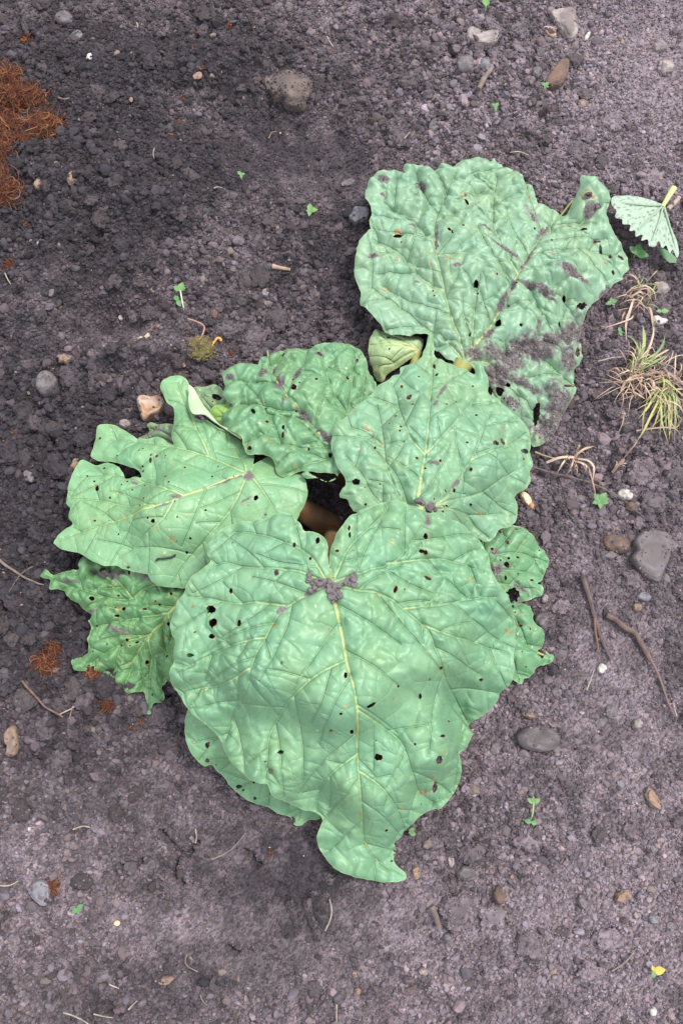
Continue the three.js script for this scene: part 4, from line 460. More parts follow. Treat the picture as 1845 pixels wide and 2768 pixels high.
ST('rock', ell(c9, 1430, 440, 24, 60, -0.5, 0.2), 0.012, 'tan', 'long pale jagged stone on the right', { bump: 0.2, e: 0.6 });
ST('rock', ell(c9, 505, 725, 16, 28, -0.1), 0.009, 'pale', 'pale upright pebble below the front leaf tip');
ST('rock', ell(c9, 348, 780, 20, 32, -0.1), 0.01, 'tan', 'brown seed like pebble beside the front leaf tip');
ST('rock', ell(c9, 580, 785, 46, 38, -0.2, 0.15), 0.016, 'grey', 'grey lumpy stone right of the front leaf tip', { bump: 0.1 });
ST('rock', ell(c9, 730, 880, 32, 42, 0.1), 0.013, 'brown', 'dull brownish stone below the grey lumpy stone');
ST('rock', ell(c9, 1295, 885, 38, 27, -0.1, 0.2), 0.013, 'tan', 'square tan stone on the open soil', { e: 0.5, bump: 0.1 });
ST('rock', ell(c9, 1110, 910, 28, 32, -0.3, 0.12), 0.015, 'grey', 'dark standing grey stone left of the tan stone', { e: 0.6 });
ST('rock', ell(c9, 490, 1075, 20, 22), 0.01, 'grey', 'round grey pebble above the dark gap');
ST('rock', ell(c9, 380, 1232, 24, 18, 0.2), 0.009, 'pale', 'pale wedge chip on the foreground soil');
ST('rock', ell(c9, 1432, 1415, 16, 22, 0.2), 0.007, 'white', 'white pebble near the yellow seedling');
ST('rock', ell(c9, 1435, 990, 26, 22, 0.5, 0.2), 0.009, 'blue', 'bluish flat chip right of the dark standing stone');
ST('rock', ell(c9, 80, 1322, 16, 17), 0.008, 'tan', 'small tan pebble on the foreground soil');
ST('rock', ell(c9, 1345, 612, 20, 12, 0.1), 0.006, 'tan', 'small tan chip with white speck on open soil');
ST('rock', c10([30, 130, 50, 105, 70, 110, 85, 150, 85, 200, 75, 240, 30, 240, 40, 200, 22, 170]), 0.018, 'tan', 'upright pale brown stone at the left', { e: 0.6, bump: 0.12 });
ST('rock', c10([130, 860, 160, 820, 195, 808, 232, 830, 230, 880, 225, 920, 195, 932, 170, 915, 145, 890]), 0.008, 'blue', 'flat bluish grey flake with a rusty tuft beside it', { e: 0.4, bump: 0.03, rough: 0.5 });
ST('rock', ell(c10, 760, 1272, 36, 19, -0.35), 0.01, 'tan', 'tan oval pebble on the trodden foreground');
ST('rock', ell(c10, 830, 255, 12, 30, 0.6), 0.006, 'shard', 'dark blue slate shard near the low leaf', { rough: 0.4 });
ST('rock', ell(c10, 535, 1010, 15, 13), 0.006, 'cream', 'small yellowish white pebble on the trodden foreground');
ST('rock', ell(c10, 135, 578, 9, 12), 0.005, 'white', 'tiny white chip on the left foreground');
{ // small stones nothing but their place tells apart
  const put = (c, list, sh, label, grp) => { for (const [x, y, a, b = a] of list) tag(stone('pebble', ell(c, x, y, a, b, stoneSeed, 0.18), 0.4 * Math.min(a, b) / K.get(c) * PX * 1.6, sh, { detail: 5 }), label, 'pebble', grp); };
  const gp = 'small grey stones strewn over the soil', lp = 'small plain grey stone lying on the soil', tp = 'small tan chips strewn over the soil', tl = 'small tan stone chip lying on the soil';
  put(c2, [[495, 290, 28, 28], [815, 220, 26, 15], [330, 175, 20, 18], [920, 230, 34, 24], [430, 570, 24, 30], [870, 370, 12, 16], [1275, 655, 26, 22], [870, 470, 12, 16], [530, 220, 18], [1280, 830, 34, 22], [35, 835, 34, 14], [200, 270, 15], [100, 70, 22, 18]], 'grey', lp, gp);
  put(c9, [[390, 705, 18], [890, 410, 26, 30], [980, 1035, 15, 22], [745, 785, 14, 12], [1400, 720, 20, 16], [1510, 1020, 18], [95, 1020, 14], [1240, 40, 26, 30], [1190, 90, 26, 20], [710, 210, 30, 24], [240, 1440, 28, 20], [1090, 1270, 26, 20], [1480, 1300, 20]], 'grey', lp, gp);
  put(c8, [[900, 360, 42, 28], [690, 670, 28, 24], [1460, 880, 34, 24], [740, 1630, 36, 26], [1100, 1750, 34, 40], [640, 265, 26, 12], [620, 640, 20, 26]], 'grey', lp, gp);
  put(c10, [[30, 462, 20, 14], [300, 1355, 18], [100, 1335, 22, 18], [735, 940, 14], [1475, 1300, 14], [320, 495, 16, 22], [740, 1110, 22, 16]], 'grey', lp, gp);
  put(c3, [[475, 370, 12, 8], [235, 322, 20, 12], [130, 1165, 30, 22], [590, 860, 26, 22], [1065, 215, 16], [500, 780, 14, 20]], 'grey', lp, gp);
  put(c2, [[110, 120, 14, 12], [1165, 480, 14, 10], [970, 685, 14, 10], [605, 455, 13], [410, 605, 13, 9], [265, 283, 16, 8], [1290, 188, 12, 8], [650, 600, 10]], 'tan', tl, tp);
  put(c9, [[65, 1245, 12, 16], [785, 800, 14, 10], [1160, 590, 10], [1365, 97, 22, 22], [765, 470, 12], [980, 1232, 9, 18], [1175, 1270, 14, 10]], 'tan', tl, tp);
  put(c1, [[600, 455, 12, 10], [1085, 232, 12, 10], [535, 242, 14, 12], [1240, 925, 12, 10], [1445, 662, 10], [85, 495, 10], [470, 755, 14, 10], [905, 345, 22, 16]], 'tan', tl, tp);
  put(c3, [[640, 288, 14, 6], [75, 680, 12, 14], [840, 655, 8, 13], [530, 240, 8]], 'tan', tl, tp);
}
// larger clods, traced
{
  const clod = (c, list, sh, label, grp) => { for (const [x, y, a, b] of list) tag(stone('soil_clod', ell(c, x, y, a, b, stoneSeed * 1.7, 0.2), 0.5 * Math.min(a, b) / K.get(c) * PX * 1.5, sh, { detail: 7, bump: 0.28, rough: 0.96, e: 0.7, spot: 3 }), label, 'soil clod', grp); };
  clod(c1, [[800, 865, 56, 34], [660, 860, 46, 30], [580, 620, 40, 34], [710, 672, 30, 32], [400, 800, 46, 42], [450, 12, 58, 34], [685, 265, 40, 50], [630, 745, 50, 28], [555, 1110, 50, 40], [450, 390, 24, 18], [240, 935, 36, 24], [1150, 380, 40, 30], [1030, 190, 34, 28], [120, 100, 50, 24], [780, 290, 34, 36], [620, 205, 30, 30]], 'dsoil', 'dark clod of soil in the moist crumbly upper bed', 'dark clods in the moist upper bed');
  clod(c3, [[1270, 420, 40, 36], [1160, 530, 56, 46], [1040, 490, 58, 38], [500, 780, 40, 44], [655, 760, 44, 34], [260, 1120, 60, 46], [680, 410, 30, 40], [610, 420, 34, 30], [320, 710, 50, 56], [430, 720, 50, 30], [980, 785, 40, 26], [40, 1060, 44, 50], [200, 920, 40, 30], [380, 990, 46, 36], [120, 870, 40, 30], [900, 700, 24, 22], [800, 690, 26, 20], [1130, 590, 26, 24]], 'dsoil', 'dark clod of soil along the left side of the plant', 'dark clods left of the plant');
  clod(c11, [[120, 1330, 84, 54], [370, 1030, 56, 46], [260, 940, 90, 50], [890, 1430, 110, 90], [380, 1780, 110, 80], [1390, 1640, 120, 90], [30, 1440, 60, 60], [660, 1180, 60, 40], [700, 1560, 70, 60], [500, 2050, 100, 70], [200, 1560, 70, 40], [970, 1730, 60, 50], [860, 1900, 60, 40], [300, 130, 80, 60], [60, 620, 60, 90], [640, 380, 50, 60], [480, 860, 40, 30]], 'dsoil', 'dark clod of soil below the crumpled leaf', 'dark clods below the crumpled leaf');
  clod(c8, [[1300, 180, 98, 100], [1510, 200, 84, 64], [1230, 900, 74, 72], [800, 240, 60, 50], [770, 1070, 60, 50], [1380, 380, 90, 70], [1050, 530, 50, 44], [1520, 640, 50, 60], [720, 920, 50, 34], [1160, 200, 40, 60], [830, 330, 60, 40], [1280, 520, 50, 40], [760, 1400, 60, 50]], 'soil', 'greyish clod of soil in the loose bed right of the plant', 'grey clods right of the plant');
  clod(c9, [[540, 950, 90, 80], [690, 980, 60, 60], [880, 620, 80, 50], [600, 690, 60, 46], [1230, 1090, 70, 50], [1150, 1240, 60, 50], [430, 640, 40, 30], [880, 1110, 80, 70], [1330, 590, 50, 36], [260, 900, 46, 30]], 'soil', 'greyish clod of soil on the trodden foreground', 'grey clods on the foreground');
  clod(c10, [[65, 1105, 46, 26], [780, 242, 32, 30], [270, 270, 60, 40], [740, 60, 60, 46], [1290, 860, 26, 30], [770, 1120, 40, 30], [1260, 830, 18, 16]], 'soil', 'greyish clod of soil on the left foreground', 'grey clods on the left foreground');
  clod(c2, [[580, 610, 48, 30], [270, 620, 60, 40], [700, 120, 60, 30], [820, 140, 40, 40], [1090, 700, 60, 50], [310, 370, 40, 40], [1250, 560, 40, 50], [60, 40, 40, 30], [440, 240, 40, 30], [1130, 620, 40, 30], [1430, 830, 60, 46]], 'soil', 'greyish clod of soil on the dry upper bed', 'grey clods on the dry upper bed');
  // smaller loose clods, one by one
  const shapes = [0, 1, 2, 3, 4, 5, 6, 7].map((i) => paint(lump(520 + i, 6, 10, 0.55, 0.75), (x, y, z) => { const k = 0.9 + 0.5 * n3(x * 6, y * 6, z * 6) + 0.35 * n3(x * 14, y * 14, z * 14); return [k, k, k]; })), mats = [0.55, 0.8, 1.15].map((k) => std(SHADES.soil[0].map((v) => v * k * 0.8), 0.96, { vertexColors: true })), R = rng(61);
  const sets = [['crumbly clod loose in the dark left part of the bed', 'small clods in the dark left part', 130, -0.5, -0.08, 0], ['crumbly clod loose on the paler right part of the bed', 'small clods on the pale right part', 90, -0.05, 0.52, 1]];
  for (const [label, grp, n, xa, xb, kind] of sets) for (let i = 0, tries = 0; i < n && tries < 6000; tries++) {
    const x = lerp(xa, xb, R()), z = lerp(-1.0, 0.33, R()), rg = rough(x, z); if (R() > rg * 0.9 || leafMasks.some((p) => inside(p, x, z))) continue;
    const zz = z + 0; const r = (0.0055 + 0.0075 * R() * R()) * (0.7 + 0.4 * rg), o = mesh('small_clod', shapes[Math.floor(R() * 8)], mats[kind ? 1 + Math.floor(R() * 2) : Math.floor(R() * 2)]); o.scale.set(r * (0.9 + 0.5 * R()), r * 0.9, r * (0.9 + 0.5 * R())); o.rotation.set(0, R() * 6.28, 0); o.position.set(x, soilY(x, zz) + r * 0.35, zz); tag(o, label, 'soil clod', grp); crust(o, 18, i); i++;
  }
}

// ------------------------------------------------------------------ twigs, straws and roots lying on the soil
function lying(name, pts, r0, r1, rgb, label, cat, grp, lift = 0.5, wig = 0.0012) {
  const w = pts.map((p) => at(p[0], p[1], 0.004)), l = smoothLine(w, 0.006, false), s = ++stoneSeed;
  const v = l.map(([x, z], i) => { const t = i / (l.length - 1), X = x + wig * n3(x * 60, s, z * 60), Z = z + wig * n3(x * 60, s + 5, z * 60); return new THREE.Vector3(X, macro(X, Z) + 0.003 + lerp(r0, r1, t) * lift * 2 + (r0 < 0.002 ? 0.004 : 0), Z); });
  const o0 = v[0].clone(), g = taper(v.map((p) => p.sub(o0)), (t) => lerp(r0, r1, t) * (1 + 0.22 * n3(t * 7, s, 1)), 7);
  paint(g, (x, y, z) => { const k = 0.8 + 0.45 * n3(x * 160 + s, y * 160, z * 160); return rgb.map((c) => c * k); });
  const o = mesh(name, g, vcol(0.85)); o.position.copy(o0); return tag(o, label, cat, grp);
}
const px = (c, n) => n / K.get(c) * PX * 0.5;
{
  const T1 = lying('twig', c8([890, 870, 930, 980, 970, 1120, 1010, 1250, 1050, 1350, 1090, 1420]), px(c8, 36), px(c8, 20), [0.115, 0.085, 0.08], 'forked brown twig lying on the soil right of the plant', 'twig');
  { const w = c8([972, 1150, 978, 1230, 988, 1290, 1000, 1360]).map((p) => at(p[0], p[1], 0.004)).map(([x, z]) => new THREE.Vector3(x, macro(x, z) + 0.007, z).sub(T1.position)); mesh('fork', paint(taper(w, (t) => lerp(0.0017, 0.0011, t), 6), () => [0.15, 0.085, 0.07]), vcol(0.85), T1); }
  const T2 = lying('twig', c8([1050, 1130, 1110, 1160, 1180, 1210, 1250, 1250, 1280, 1310, 1350, 1420]), px(c8, 38), px(c8, 34), [0.135, 0.09, 0.08], 'thick crooked reddish root with a long thin tail', 'root');
  { const w = c8([1350, 1420, 1380, 1470, 1420, 1560, 1470, 1700, 1510, 1780]).map((p) => at(p[0], p[1], 0.004)).map(([x, z]) => new THREE.Vector3(x, macro(x, z) + 0.0065, z).sub(T2.position)); mesh('tail', paint(taper(w, (t) => lerp(0.0018, 0.0009, t), 6), () => [0.16, 0.11, 0.1]), vcol(0.85), T2); }
  lying('dry_stem', c8([560, 155, 700, 200, 850, 240, 1000, 290, 1150, 372, 1300, 490]), px(c8, 15), px(c8, 9), [0.13, 0.105, 0.1], 'long thin dry stem running from the round leaf to the cream pebble', 'stem');
  lying('dry_stem', c8([590, 60, 650, 85, 720, 105]), px(c8, 14), px(c8, 12), [0.3, 0.28, 0.17], 'short straw stem joined to the small dead grass', 'stem');
  lying('twig', c11([200, 1385, 260, 1450, 340, 1530, 390, 1590, 470, 1640, 560, 1690]), px(c11, 22), px(c11, 16), [0.16, 0.1, 0.085], 'thin reddish twig below the orange fibre tuft', 'twig');
  lying('root', c11([0, 350, 60, 410, 140, 460, 250, 520, 330, 555, 385, 572]), px(c11, 26), px(c11, 12), [0.19, 0.14, 0.12], 'pale root reaching the ragged tip of the crumpled leaf', 'root');
  lying('root', c11([290, 420, 200, 480, 140, 560, 90, 640]), px(c11, 13), px(c11, 8), [0.12, 0.1, 0.09], 'thin dark root crossing the pale root', 'root');
  const rg = 'fine pale roots strewn over the soil', rl = 'fine pale root thread lying on the soil';
  const roots = [[c11, [530, 1670, 640, 1610, 740, 1510]], [c11, [645, 1590, 625, 1640, 612, 1700]], [c10, [0, 838, 50, 835, 85, 815]], [c10, [340, 578, 380, 565, 420, 568]], [c10, [970, 712, 1040, 685, 1100, 630, 1130, 590]], [c10, [290, 1415, 350, 1435, 415, 1470]], [c10, [430, 1425, 480, 1432, 520, 1440]], [c10, [860, 1145, 855, 1190, 910, 1225]], [c10, [1510, 900, 1520, 970, 1490, 1050]], [c10, [590, 1405, 610, 1380, 630, 1360]], [c1, [1225, 598, 1240, 575, 1265, 568]], [c1, [980, 862, 995, 854, 1015, 855]], [c1, [715, 705, 712, 730, 716, 750]], [c1, [270, 458, 300, 466, 325, 460]], [c1, [625, 95, 630, 105, 627, 118]], [c1, [1500, 180, 1512, 210, 1528, 232]], [c1, [100, 322, 108, 345, 122, 375]], [c2, [770, 720, 810, 715, 855, 724]], [c2, [290, 645, 300, 630, 315, 615]], [c9, [1240, 1225, 1300, 1180, 1350, 1120]], [c8, [930, 1615, 955, 1550, 972, 1480]], [c3, [20, 230, 35, 262, 50, 285]], [c9, [560, 280, 590, 290, 605, 310]], [c9, [1525, 0, 1530, 30, 1540, 60]], [c10, [1540, 1380, 1542, 1420, 1545, 1465]], [c4, [1200, 812, 1240, 806, 1290, 800]], [c4, [1180, 975, 1230, 968, 1290, 965]], [c10, [900, 575, 905, 610, 900, 640]], [c10, [920, 1330, 940, 1370, 990, 1385]], [c10, [500, 1290, 520, 1300, 545, 1310]]];
  roots.forEach(([c, f], i) => lying('root_thread', c(f), 0.0009, 0.0006, [[0.34, 0.28, 0.24], [0.22, 0.17, 0.15], [0.36, 0.32, 0.28]][i % 3], rl, 'root', rg));
  const sg = 'soil crusted stick stubs in the foreground', sl = 'short soil crusted stick stub half buried in the foreground';
  for (const [f, w] of [[[1320, 910, 1340, 970, 1362, 1035], 34], [[1400, 900, 1425, 960, 1440, 1020, 1455, 1090], 42], [[1420, 880, 1465, 880, 1510, 885], 30], [[950, 880, 985, 858, 1020, 830], 34], [[1210, 1140, 1270, 1170, 1340, 1205], 42], [[1165, 1140, 1185, 1115, 1205, 1095], 26]]) crust(lying('stick_stub', c10(f), px(c10, w), px(c10, w * 0.75), [0.085, 0.069, 0.076], sl, 'stick', sg, -0.35, 0.004), 120, w);
  lying('stick_stub', c2([625, 435, 650, 390, 690, 335]), px(c2, 30), px(c2, 22), [0.19, 0.15, 0.14], 'pale brown stick stub below the pair of grey stones', 'stick');
  lying('stick_stub', c3([1245, 200, 1285, 208, 1330, 214]), px(c3, 24), px(c3, 14), [0.36, 0.27, 0.2], 'short tan stick on dark crumbs above the middle leaf', 'stick');
  lying('stick_stub', c9([415, 930, 435, 975, 455, 1025]), px(c9, 30), px(c9, 20), [0.17, 0.13, 0.12], 'short brown stick stub right of the front leaf tip', 'stick');
  lying('stick_stub', c12([835, 320, 870, 285, 910, 240]), px(c12, 40), px(c12, 40), [0.4, 0.3, 0.24], 'pinkish stick stub beside the stalk of the fallen leaf', 'stick');
  // a dead curled twig and a bit of straw on the leaves
  const onLeaf = (name, L, c, flat, r, rgb, label, cat) => { const v = smoothLine(c(flat).map(L.proj), 0.003, false).map(([x, z]) => new THREE.Vector3(x, L.height(x, z) + r + 0.0012, z)), o0 = v[0].clone(), o = mesh(name, taper(v.map((p) => p.sub(o0)), () => r, 6), std(rgb, 0.8)); o.position.copy(o0); tag(o, label, cat); };
  onLeaf('twig', L5, c5, [637, 997, 645, 988, 680, 985, 712, 978, 732, 965], 0.0014, [0.03, 0.026, 0.028], 'dark curled twig lying on the smooth left leaf', 'twig');
  onLeaf('grass_straw', L1, c7, [655, 408, 680, 395, 705, 378, 740, 358], 0.001, [0.12, 0.2, 0.12], 'thin green grass straw lying across the soil in the leaf notch', 'straw');
}
// cream pod by the round leaf
{ const o = stone('seed_pod', ell(c8, 537, 360, 30, 52, -0.6, 0.02), 0.014, 'cream', { bump: 0.02, rough: 0.5, e: 0.85 }); tag(o, 'cream coloured bulb like pod at the right edge of the round leaf', 'pod');
  const [x, z] = at(...c8([572, 405])[0], 0.01), g = lump(801, 4, 3, 0.1); g.scale(0.0035, 0.0035, 0.0045); g.translate(x - o.position.x, 0.003, z - o.position.z); mesh('tip', g, std([0.36, 0.2, 0.09], 0.7), o); }
// a snail shell in the hollow: a coiled tube
{ const [x, z] = at(...c3([650, 520])[0], 0); const pts = []; for (let i = 0; i <= 40; i++) { const a = i / 40 * 12.5, r = 0.0085 * Math.exp(-a * 0.13); pts.push(new THREE.Vector3(Math.cos(a) * r, 0.004 + (1 - Math.exp(-a * 0.13)) * 0.005, Math.sin(a) * r)); }
  const g = taper(pts, (t) => 0.0052 * Math.exp(-t * 1.6), 9), o = mesh('snail_shell', paint(g, (a, b, c) => { const k = 0.85 + 0.3 * n3(a * 400, b * 400, c * 400); return [0.5 * k, 0.42 * k, 0.3 * k]; }), vcol(0.5)); o.position.set(x, soilY(x, z) + 0.002, z); o.rotation.set(0.5, 1, 0.3); tag(o, 'small pale coiled snail shell in the hollow', 'shell'); }

// ------------------------------------------------------------------ rusty coir fibre
function fibres(n, rx, rz, h, seed, colours, len, th = 0.00034, swirl = 0) {
  const R = rng(seed), list = [];
  for (let i = 0; i < n; i++) { const a = R() * 6.283, q = Math.sqrt(R()), x = Math.cos(a) * q * rx, z = Math.sin(a) * q * rz, y = h * (1 - q * q) * R(); let t = R() * 6.283, dy = (R() - 0.4) * 0.8; const L = len * (0.4 + 1.1 * R()), p = [new THREE.Vector3(x, y, z)]; let cu = (R() - 0.5) * 2.6;
    for (let k = 0; k < 5; k++) { t += cu + (R() - 0.5) * 0.9; const v = p[p.length - 1]; p.push(new THREE.Vector3(v.x + Math.cos(t) * L / 5, Math.max(0.0005, v.y + dy * L / 5), v.z + Math.sin(t) * L / 5)); dy += (R() - 0.6) * 0.8; }
    const g = new THREE.TubeGeometry(new THREE.CatmullRomCurve3(p), 7, th * (0.6 + 0.9 * R()), 3, false); g.deleteAttribute('uv'); const c = colours[Math.floor(R() * colours.length)], k = 0.6 + 0.8 * R(); paint(g, () => c.map((v) => v * k)); list.push(g); }
  return mergeGeometries(list);
}
const RUST = [[0.13, 0.036, 0.014], [0.08, 0.022, 0.011], [0.17, 0.06, 0.024], [0.05, 0.017, 0.011], [0.14, 0.042, 0.018], [0.25, 0.12, 0.055]];
function coir(c, x, y, rx, ry, h, n, label, grp, len = 0.02) {
  len *= 0.85; n = Math.round(n * 2);
  const [wx, wz] = at(...c([x, y])[0], 0.006), k = 0.86 * PX / K.get(c), o = group('fibre_tuft', wx, soilY(wx, wz), wz); tag(o, label, 'fibre tuft', grp);
  const core = lump(Math.round(x * 3 + y), 6, 2, 0.5); core.scale(rx * k * 0.9, h * 0.6, ry * k * 0.9); mesh('core', paint(core, (a, b, d) => { const q = 0.5 + 0.5 * n3(a * 300, b * 300, d * 300); return mix3([0.045, 0.016, 0.01], [0.12, 0.034, 0.014], q); }), vcol(0.95), o);
  const f = mesh('fibres', fibres(n, rx * k, ry * k, h, Math.round(x + y * 7), RUST, len), vcol(0.85), o); f.userData.kind = 'stuff';
}
coir(c1, 60, 440, 170, 45, 0.022, 900, 'upper band of the large rusty coir clump at the bed edge', null, 0.026);
coir(c1, 20, 350, 70, 40, 0.016, 300, 'small rusty coir patch above the large clump');
coir(c1, 40, 580, 70, 90, 0.018, 600, 'left lower part of the large rusty coir clump', null, 0.024);
coir(c1, 205, 590, 58, 60, 0.02, 420, 'right lower curl of the large rusty coir clump', null, 0.024);
coir(c1, 110, 640, 90, 22, 0.012, 260, 'thin rusty coir strip under the large clump', null, 0.02);
coir(c1, 15, 700, 50, 40, 0.012, 220, 'small rusty coir patch below the large clump');
coir(c1, 30, 885, 75, 42, 0.02, 420, 'golden coir tuft at the left edge', null, 0.026);
coir(c1, 105, 155, 26, 32, 0.011, 130, 'small orange coir tuft above the large clump', null, 0.012);
coir(c1, 8, 800, 20, 30, 0.01, 80, 'thin coir wisp above the golden tuft', null, 0.016);
coir(c3, 40, 185, 40, 18, 0.008, 110, 'flat rusty coir wisp left of the hollow', null, 0.016);
coir(c11, 430, 1110, 70, 55, 0.014, 240, 'bright orange coir tuft near the crumpled leaf', null, 0.014);
coir(c11, 365, 1230, 80, 75, 0.014, 280, 'larger orange coir tuft left of the crumpled leaf', null, 0.016);
coir(c11, 940, 1575, 60, 45, 0.011, 150, 'orange coir tuft below the crumpled leaf', null, 0.012);
coir(c11, 780, 1330, 45, 40, 0.008, 90, 'orange coir wisp tucked under the crumpled leaf', null, 0.012);
coir(c10, 235, 845, 26, 24, 0.009, 110, 'orange coir tuft on the bluish flake', null, 0.011);
{ const g = 'tiny orange coir specks on the soil', l = 'tiny orange speck of coir on the soil'; for (const [c, x, y, r] of [[c11, 1020, 1755, 26], [c11, 1170, 1722, 34], [c11, 1108, 1785, 18], [c1, 110, 1018, 12], [c1, 885, 240, 18], [c1, 930, 340, 12], [c1, 900, 135, 9], [c1, 240, 105, 12], [c1, 1210, 15, 8], [c3, 1205, 510, 18], [c3, 700, 465, 18], [c3, 850, 530, 14], [c3, 650, 580, 10], [c3, 115, 10, 14], [c3, 1060, 605, 10], [c1, 835, 455, 7], [c1, 820, 560, 6], [c1, 1045, 95, 14], [c1, 775, 620, 6], [c3, 245, 1055, 10], [c3, 70, 960, 8], [c3, 125, 955, 8], [c10, 1240, 688, 8]]) coir(c, x, y, r * 0.7, r * 0.7, 0.005, 22, l, g, 0.005); }

// moss clump with its roots
{ const [x, z] = at(...c3([925, 595])[0], 0.006), o = group('moss_clump', x, soilY(x, z), z); tag(o, 'small dull green moss clump with curled roots above the middle leaf', 'moss clump');
  const g = lump(811, 7, 3, 0.5); g.scale(0.016, 0.008, 0.014); mesh('cushion', paint(g, (a, b, c) => { const q = 0.5 + 0.5 * n3(a * 500, b * 500, c * 500); return mix3([0.05, 0.042, 0.028], [0.13, 0.12, 0.04], q); }), vcol(0.95), o);
  const f = mesh('strands', fibres(420, 0.016, 0.015, 0.011, 812, [[0.14, 0.13, 0.05], [0.22, 0.19, 0.06], [0.1, 0.085, 0.045], [0.3, 0.2, 0.04]], 0.007), vcol(0.9), o); f.userData.kind = 'stuff';
  for (const [flat, r, rgb] of [[[860, 445, 900, 458, 935, 480, 930, 520, 918, 555], 0.0011, [0.33, 0.2, 0.16]], [[975, 580, 985, 555, 1000, 535, 1012, 540, 1015, 552], 0.0015, [0.45, 0.24, 0.05]]]) { const v = smoothLine(c3(flat).map((p) => at(p[0], p[1], 0.01)), 0.003, false).map(([a, b]) => new THREE.Vector3(a - x, macro(a, b) + 0.012 - o.position.y, b - z)); mesh('root', taper(v, () => r, 6), std(rgb, 0.7), o); } }

// ------------------------------------------------------------------ seedlings
function bladeGeo(len, wid, cup = 0.3, n = 6) { // an oval leaf along +x, cupped
  const P = [], I = []; for (let i = 0; i <= n; i++) { const t = i / n, w = wid * Math.sin(Math.PI * Math.pow(clamp(t * 0.94 + 0.04), 0.8)); for (let k = -1; k <= 1; k++) P.push(t * len, Math.abs(k) * w * cup - t * t * len * 0.15, k * w); }
  for (let i = 0; i < n; i++) for (let k = 0; k < 2; k++) { const v = i * 3 + k; I.push(v, v + 1, v + 3, v + 1, v + 4, v + 3); }
  const g = new THREE.BufferGeometry(); g.setAttribute('position', new THREE.BufferAttribute(new Float32Array(P), 3)); g.setIndex(I); g.computeVertexNormals(); return g;
}
const greenLeaf = (rgb) => std(rgb, 0.55, { side: THREE.DoubleSide });
const G1 = greenLeaf([0.055, 0.16, 0.045]), G2 = greenLeaf([0.08, 0.18, 0.05]), GY = greenLeaf([0.34, 0.27, 0.035]), stemM = std([0.3, 0.42, 0.2], 0.6), stemW = std([0.5, 0.52, 0.4], 0.6);
function seedling(c, x, y, size, leaves, mat, label, { h = 0.014, stem = stemM, grp, lean = [0, 0] } = {}) {
  size *= 0.78;
  const [wx, wz] = at(...c([x, y])[0], 0.008), o = group('seedling', wx, soilY(wx, wz), wz); tag(o, label, 'seedling', grp);
  const top = new THREE.Vector3(lean[0], h, lean[1]); mesh('stem', taper([new THREE.Vector3(0, -0.002, 0), new THREE.Vector3(lean[0] * 0.4, h * 0.6, lean[1] * 0.4), top], () => 0.0009, 6), stem, o);
  leaves.forEach(([a, s = 1, m]) => { const l = mesh('leaf', bladeGeo(size * s, size * s * 0.36), m || mat, o); l.position.copy(top); l.rotation.set(0, -a, 0.15); });
}
seedling(c3, 838, 395, 0.0125, [[-2.6, 1.1], [-1.3, 1.2], [-0.5, 0.8]], G2, 'pale green seedling on a white stem in the open hollow', { h: 0.012, stem: stemW, lean: [-0.004, -0.024] });
{ const [x, z] = at(...c3([812, 350])[0], 0.01); const o = tag(group('seedling', x, soilY(x, z) + 0.004, z), 'two small leaves at the foot of the white stemmed seedling', 'seedling'); for (const a of [-1.2, 2.2]) { const l = mesh('leaf', bladeGeo(0.009, 0.0035), G1, o); l.rotation.y = a; l.position.y = 0.004; } }
seedling(c1, 1104, 800, 0.009, [[-2.4], [-0.3, 0.8], [1.4, 0.8]], G2, 'tiny bright green seedling on the trodden hollow');
seedling(c1, 1420, 972, 0.012, [[-1.6, 1.1], [-0.1, 1.1], [1.7, 0.9], [3.0, 0.6]], G2, 'bright green seedling between trodden hollow and muddy leaf');
seedling(c2, 662, 50, 0.015, [[-1.7, 1.2], [-1.3, 0.9]], G2, 'upright grassy seedling above the notched flint');
seedling(c2, 930, 412, 0.009, [[-2.5], [-0.7], [1.6, 0.7], [0.6, 0.8]], G1, 'tiny dark green seedling below the wedge flint');
seedling(c2, 704, 512, 0.01, [[-2.4, 0.9], [-0.9, 0.9], [1.5, 0.8]], G1, 'thin sprout above the muddy leaf');
seedling(c8, 1010, 385, 0.015, [[-0.9, 1.1], [-2.3, 1], [0.3, 0.9], [1.6, 0.9], [2.8, 0.9], [-0.2, 0.9]], G1, 'leafy green sprout on the tail of the small dead grass');
seedling(c9, 880, 545, 0.011, [[-2.6, 1], [-0.5, 1], [-1.6, 0.8]], G2, 'green seedling with two pairs of leaves right of the front leaf tip', { h: 0.018, lean: [0.001, -0.022] });
{ const [x, z] = at(...c9([880, 550])[0], 0.01); const o = tag(group('seedling', x, soilY(x, z) + 0.003, z), 'lower leaf pair of the seedling right of the front leaf tip', 'seedling'); for (const a of [-0.2, 2.9]) { const l = mesh('leaf', bladeGeo(0.008, 0.003), G1, o); l.rotation.y = a; l.position.y = 0.003; } }
seedling(c9, 1420, 1215, 0.011, [[-0.1, 1.5, GY], [-1.9, 0.7, GY], [1.7, 0.9]], G2, 'seedling with a yellowed leaf on the foreground soil');
seedling(c10, 360, 938, 0.01, [[-0.6], [2.4], [1.2, 0.8]], G1, 'tiny bluish green seedling on the left foreground');
seedling(c9, 315, 592, 0.01, [[0.3], [-0.8]], G1, 'tiny leaf bud beside the front leaf tip');
seedling(c12, 605, 640, 0.018, [[-1.1, 1.1], [0.2, 1.2], [-2.2, 0.9]], G1, 'oval leaved seedling between the muddy leaf and the fallen leaf');
seedling(c12, 420, 1010, 0.009, [[-0.4, 1.2], [-1.6, 1], [2.8, 1.2], [0.9, 0.8]], G1, 'feathery sprout at the foot of the muddy leaf');
seedling(c12, 490, 1220, 0.008, [[-1.6, 1.1], [1.3, 1], [0.2, 0.8]], G1, 'green sprout left of the main grass tuft');
